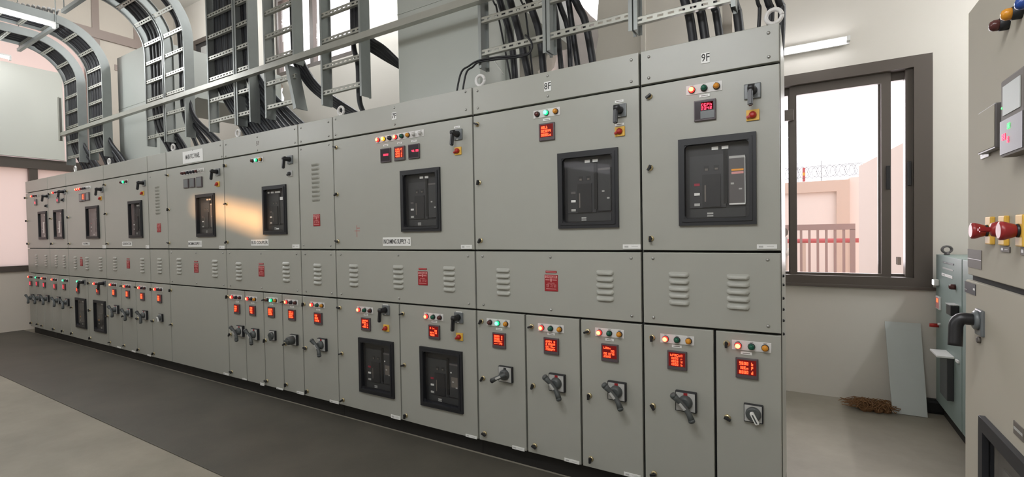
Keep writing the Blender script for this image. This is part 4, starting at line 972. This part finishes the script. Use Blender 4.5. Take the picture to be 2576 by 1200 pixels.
for x, y, z, e, lb in ((-8.4, -1.75, 3.0, 4.2, 'farthest left'), (-5.9, -1.8, 2.95, 7, 'second from the left'), (-3.5, -1.85, 3.0, 6.5, 'third from the left'), (-.9, -2.1, 3.1, 13, 'above the section marked 8F'), (-.2, -3.1, 3.1, 10, 'nearest the right')):  # unseen tubes added to light the doors, strongest toward the top
    tube_light('t', (x, y, z), (1, 0, 0), 1.2, 'added fill tube out of view over the aisle, ' + lb + ' of the five', e, (0, .01, -.05))
tube_light('t', (1.9, 1.2, 3.4), (0, 1, 0), 1.2, 'added fill tube out of view by the sea-green cabinet', 17, (0, 0, -.05))  # added out of view to brighten the window wall and floor
tube_light('t', (-8.3, 1.2, 5.4), (0, 1, 0), 1.2, 'added fill tube out of view above the left bus duct', 15, (0, 0, -.05))  # added fill that lifts the dark left wall behind the trays
tube_light('t', (-4.5, 1.6, 5.2), (1, 0, 0), 1.2, 'added fill tube out of view behind the switchboard', 22, (0, 0, -.05))  # unseen tube added to lighten the walls behind the trays

# ------------------------------------------------------------------ right hand cabinets
def facing_left(name, label, cat, X, Yfar):
    r = thing(name, label, cat, (X, Yfar, 0), None, -math.pi/2); ROOT[r.name] = True
    return r, (lambda px, py: ((lambda p: (Yfar-p.y, p.z))(on(px, py, 0, X))))
XN = .42; YN = on(2435, 600, 0, XN).y
r, G = facing_left('control_cabinet', 'tall cream control cabinet at the right edge with red knobs and a digital meter', 'electrical cabinet', XN, YN)
ztop = on(2434, 36, 0, XN).z; zs = on(2432, 699, 0, XN).z; zb = .06; WN = 1.1
mb = MB(); mb.box(0, WN, .02, .75, zb, ztop, 'near', .004); mb.build('body', r)
mb = MB(); mb.box(.02, WN-.02, .03, .72, 0, zb, 'plinth'); mb.build('plinth', r)
mb = MB(); mb.plate(0.0, WN, zs+.012, ztop, 0, .02, 'near', (), .003); du = mb.build('door', r)
(wx0, wz1) = G(2483, 1047); wx1, wz0 = wx0+.42, wz1-.42
mb = MB(); mb.plate(-.004, WN, zb+.01, zs-.004, -.004, .02, 'near', [(wx0+.015, wx1-.015, wz0+.015, wz1-.015)], .004); dl = mb.build('door', r)
mb = MB(); mb.box(.005, WN-.01, .010, .019, zs-.006, zs+.014, 'gasket'); mb.build('gasket', r)
# upper door fittings
def Gp(px, py, dep):
    p = on(px, py, 0, XN-dep); return YN-p.y, p.z
def big_lamp(d, p, m, back):
    x, z = Gp(*p, .030); mb = MB(); mb.rev((x, 0, z), (0, -1, 0), [(0, .015), (.016, .015), (.018, .0135)], 'blackm' if m != 'lb' else 'sticker', 18); mb.rev((x, 0, z), (0, -1, 0), [(.016, .0135), (.027, .013), (.033, .0095), (.035, .003)], m, 18); mb.build('indicator_lamp', d)
big_lamp(du, (2494, 66), 'lr', .030); big_lamp(du, (2524, 38), 'la', .030); big_lamp(du, (2560, 10), 'lb', .030)
x, z = Gp(2515, 208, .0306); x2, z2 = Gp(2515, 398, .0306); mw = .144
mb = MB(); mb.box(x+.004, x+mw, -.030, 0, z2, z, 'sticker', .004); mb.box(x+.022, x+mw-.02, -.0315, -.030, z-.082, z-.016, 'sheet'); mb.box(x+.006, x+mw-.004, -.0318, -.030, z2+.006, z2+.082, 'breaker')
seg_text(mb, '00', x+.055, z2+.058, .008, .012, -.0325, 'gdig'); seg_text(mb, '88', x+.022, z2+.037, .011, .014, -.0325, 'digitpk'); seg_text(mb, '8', x+.055, z2+.028, .010, .013, -.0325, 'digitpk')
mb.rev((x+.012, -.030, z-.062), (0, -1, 0), [(0, .003), (.001, .002)], 'gdig', 8); mb.build('panel_meter', du)
xa, za = Gp(2460, 290, .02); xb, zb2 = Gp(2503, 372, .02); mb = MB(); mb.box(xa, xb, -.02, 0, zb2, za+.004, 'breaker3', .003); mb.box(xa+.003, xb-.003, -.0215, -.02, zb2+.004, za+.001, 'near', .001); mb.build('cover_box', du)
plate_text(du, (2470, 379), (2491, 393), '', .01, 'sticker_label', 'hplate', fr=G)
for px_, st in ((2493, 'm'), (2528, 's'), (2574, 'm2')):
    x, z = G(px_+4, 580); mb = MB(); mb.box(x-.022, x+.022, -.010, 0, z-.036, z+.036, 'yellow', .003)
    if st == 's': mb.rev((x, 0, z+.003), (0, -1, 0), [(.01, .020), (.018, .019), (.027, .016), (.030, .006)], 'redg', 18); mb.obox(Vector((x-.004, -.032, z+.003)), Vector((1, 0, 0)), Vector((0, 1, 0)), Vector((0, 0, 1)), .007, .018, .006, 'redg', .003)
    else:
        mb.rev((x, 0, z), (0, -1, 0), [(.01, .012), (.014, .013), (.017, .015), (.034, .021), (.041, .021), (.043, .017)], 'redg', 22); mb.rev((x, 0, z), (0, -1, 0), [(.008, .0155), (.015, .015)], 'black', 16)
    mb.build('emergency_knob' if st != 's' else 'selector_switch', du)
plate_text(du, (2521, 619), (2543, 636), '', .01, 'sticker_label', 'sticker', fr=G); plate_text(du, (2571, 621), (2600, 645), '', .01, 'sticker_label', 'sticker', fr=G)
mb = MB(); xa, za = G(2436, 626); xb, zb2 = G(2470, 686); mb.box(xa, xb, -.0015, 0, zb2+.008, za, 'sticker'); mb.box(xa, xb, -.0018, -.0015, (zb2+za)/2+.002, (zb2+za)/2+.004, 'breaker3'); mb.build('sticker_label', du)
# lower door fittings
mb = MB(); xa, za = G(2432, 707); xb, zb2 = G(2460, 748); mb.box(xa+.004, xb, -.0055, -.004, zb2+.004, za, 'blackm'); mb.box(xb-.02, xb-.004, -.006, -.0055, zb2+.018, zb2+.024, 'white'); mb.box(xa+.006, xa+.03, -.006, -.0055, zb2+.012, zb2+.014, 'hplate'); mb.build('sticker_label', dl)
x, z = G(2474, 812); mb = MB(); mb.box(x-.030, x+.030, -.012, -.003, z-.036, z+.036, 'pplate', .004); mb.rev((x, 0, z+.006), (0, -1, 0), [(.012, .027), (.018, .0265), (.022, .022)], 'pplate', 18)
Hm = [Vector((x, -.012, z+.006)), Vector((x, -.030, z+.008)), Vector((x, -.046, z+.007)), Vector((x+.000, -.056, z-.008)), Vector((x+.003, -.058, z-.034)), Vector((x+.008, -.060, z-.068))]
mb.tube(smooth(Hm, 4), [.0165]*9+[.016]*12, 'black', 16); mb.build('pistol_handle', dl)
x, z = G(2471, 856); mb = MB(); mb.rev((x, -.004, z), (0, -1, 0), [(0, .009), (.006, .009), (.008, .006)], 'sticker', 14); mb.build('keyhole', dl)
mb = MB(); mb.plate(wx0, wx1, wz0, wz1, -.018, -.002, 'blackm', [(wx0+.035, wx1-.035, wz0+.035, wz1-.035)], .002); mb.box(wx0+.03, wx1-.03, .014, .02, wz0+.03, wz1-.03, 'breaker2')
for a, b, c, e in ((wx0+.03, wx0+.035, wz0+.03, wz1-.03), (wx1-.035, wx1-.03, wz0+.03, wz1-.03), (wx0+.03, wx1-.03, wz1-.035, wz1-.03)): mb.box(a, b, -.005, .018, c, e, 'blackm')
mb.box(wx0+.09, wx1-.1, .006, .014, wz0+.1, wz1-.1, 'breaker', .004); mb.build('breaker_bezel', dl)
mb = MB(); mb.box(wx0+.033, wx1-.033, -.006, -.004, wz0+.033, wz1-.033, 'glass'); mb.build('glass_pane', dl)
x, z = G(2558, 1058); mb = MB(); mb.box(x, x+.06, -.006, -.004, z-.03, z, 'sticker'); mb.box(x+.004, x+.056, -.0065, -.006, z-.018, z-.012, 'hplate'); mb.build('sticker_label', dl)

XG2 = .82; YG = on(2355, 700, 0, XG2).y
r, G = facing_left('meter_cabinet', 'low sea-green electrical cabinet between the window and the tall cream cabinet', 'electrical cabinet', XG2, YG)
zt = 1.165; W2 = YG-.92
mb = MB(); mb.box(0, W2, .02, .6, .10, zt, 'green', .004); mb.build('body', r)
mb = MB(); mb.box(.01, W2, .04, .58, 0, .10, 'plinth'); mb.build('plinth', r)
mb = MB(); mb.plate(0, G(2419, 700)[0], .104, zt, 0, .02, 'green', (), .003); dg = mb.build('door', r)
mb = MB(); mb.plate(G(2421, 700)[0], W2, .104, zt, 0, .02, 'green', (), .003); mb.build('door', r)
plate_text(dg, (2373, 657), (2400, 668), '', .01, 'name_plate', 'pplate', fr=G); plate_text(dg, (2370, 686), (2397, 702), '', .01, 'name_plate', 'white', fr=G); mb = MB(); xa, za = G(2372, 671); xb, zb2 = G(2398, 684); mb.box(xa, xb, -.002, 0, zb2+.004, za-.002, 'hplate'); mb.build('name_plate', dg)
x, z = G(2360, 710); mb = MB(); mb.box(x-.02, x+.035, -.03, 0, z-.022, z+.022, 'white', .006); mb.box(x-.018, x+.033, -.031, -.03, z-.018, z+.018, 'whitelit'); mb.build('white_indicator', dg)
x, z = G(2403, 722); mb = MB(); mb.rev((x, 0, z), (0, -1, 0), [(0, .018), (.02, .017), (.03, .012)], 'lr', 14); mb.build('indicator_lamp', dg)
x, z = G(2364, 762); mb = MB(); mb.box(x-.06, x+.05, -.012, 0, z-.045, z+.045, 'white', .002); mb.box(x-.05, x+.04, -.0135, -.012, z-.038, z+.038, 'dangertext'); mb.box(x-.02, x+.02, -.0150, -.0135, z+.005, z+.03, 'digit'); mb.build('indicator_frame', dg)
x, z = G(2406, 780); mb = MB(); mb.box(x-.05, x+.06, -.04, 0, z-.032, z+.032, 'black', .004); mb.box(x-.05, x+.06, -.045, 0, z+.034, z+.038, 'hplate'); mb.build('relay_box', dg)
x, z = G(2361, 819); mb = MB(); mb.rev((x, 0, z), (0, -1, 0), [(0, .014), (.03, .014), (.05, .012)], 'red', 12); mb.rev((x+.06, 0, z+.02), (0, -1, 0), [(0, .01), (.015, .009)], 'white', 10); mb.build('push_button', dg)
x, z = G(2386, 890); mb = MB(); mb.box(x-.05, x+.14, -.035, 0, .24, z+.0, 'breaker', .004); mb.build('cable_trough', dg)
mb = MB(); mb.box(x-.06, x+.15, -.085, .0, z, z+.012, 'white', .002); mb.build('shelf_plate', dg)
x, z = G(2411, 909); mb = MB(); mb.box(x-.03, x+.03, -.01, 0, z-.008, z+.008, 'white', .002); mb.build('name_tag', dg)
eg = eye_mesh().copy(); eg.materials[0] = M['breaker3']; o = bpy.data.objects.new('lifting_eye', eg); o.scale = (.95, .95, .75); C.objects.link(o); o.location = (.865, on(2382, 640, 0, .865).y, zt-.001); o.rotation_euler = (0, 0, .35); tag(o, 'grey lifting ring on top of the low sea-green cabinet', 'lifting eye')

# ------------------------------------------------------------------ loose things by the back wall
mb = MB(); A = [Vector(q) for q in ((.551, 2.05, .002), (.751, 2.05, .002), (.741, 2.235, .645), (.528, 2.235, .645))]
n = (A[1]-A[0]).cross(A[3]-A[0]).normalized(); mb.prism(A, n, .006, 'sheet'); tag(mb.build('metal_sheet'), 'grey sheet metal panel leaning against the wall below the window', 'metal sheet')
mb = MB(); random.seed(3)
for k in range(150):
    c = Vector((.43+J(.10), 2.06+J(.07), .02)); a0 = random.uniform(0, 6.3); L = random.uniform(.05, .13); P = []
    for q in range(5): P.append(c+Vector((math.cos(a0+q*.5)*L*(q-2)/2, math.sin(a0+q*.6)*L*(q-2)/3, abs(math.sin(q+k))*.05*(1-abs(q-2)/3)+.003)))
    mb.tube(smooth(P, 3), random.uniform(.0012, .003), 'fiber', 5)
for k in range(16):
    c = Vector((.43+J(.085), 2.06+J(.055), .012)); mb.rev(c, (J(1), J(1), 1), [(-.015, .012), (0, .035), (.015, .026), (.028, .006)], 'fiber', 8)
tag(mb.build('coir_heap'), 'small brown heap of coir fibre on the floor beside the leaning metal sheet', 'debris')
mb = MB(); mb.box(.76, 1.0, 2.16, 2.24, 0, .10, 'slot', .02); tag(mb.build('dark_bundle'), 'dark bundle on the floor between the leaning sheet and the sea-green cabinet', 'debris')
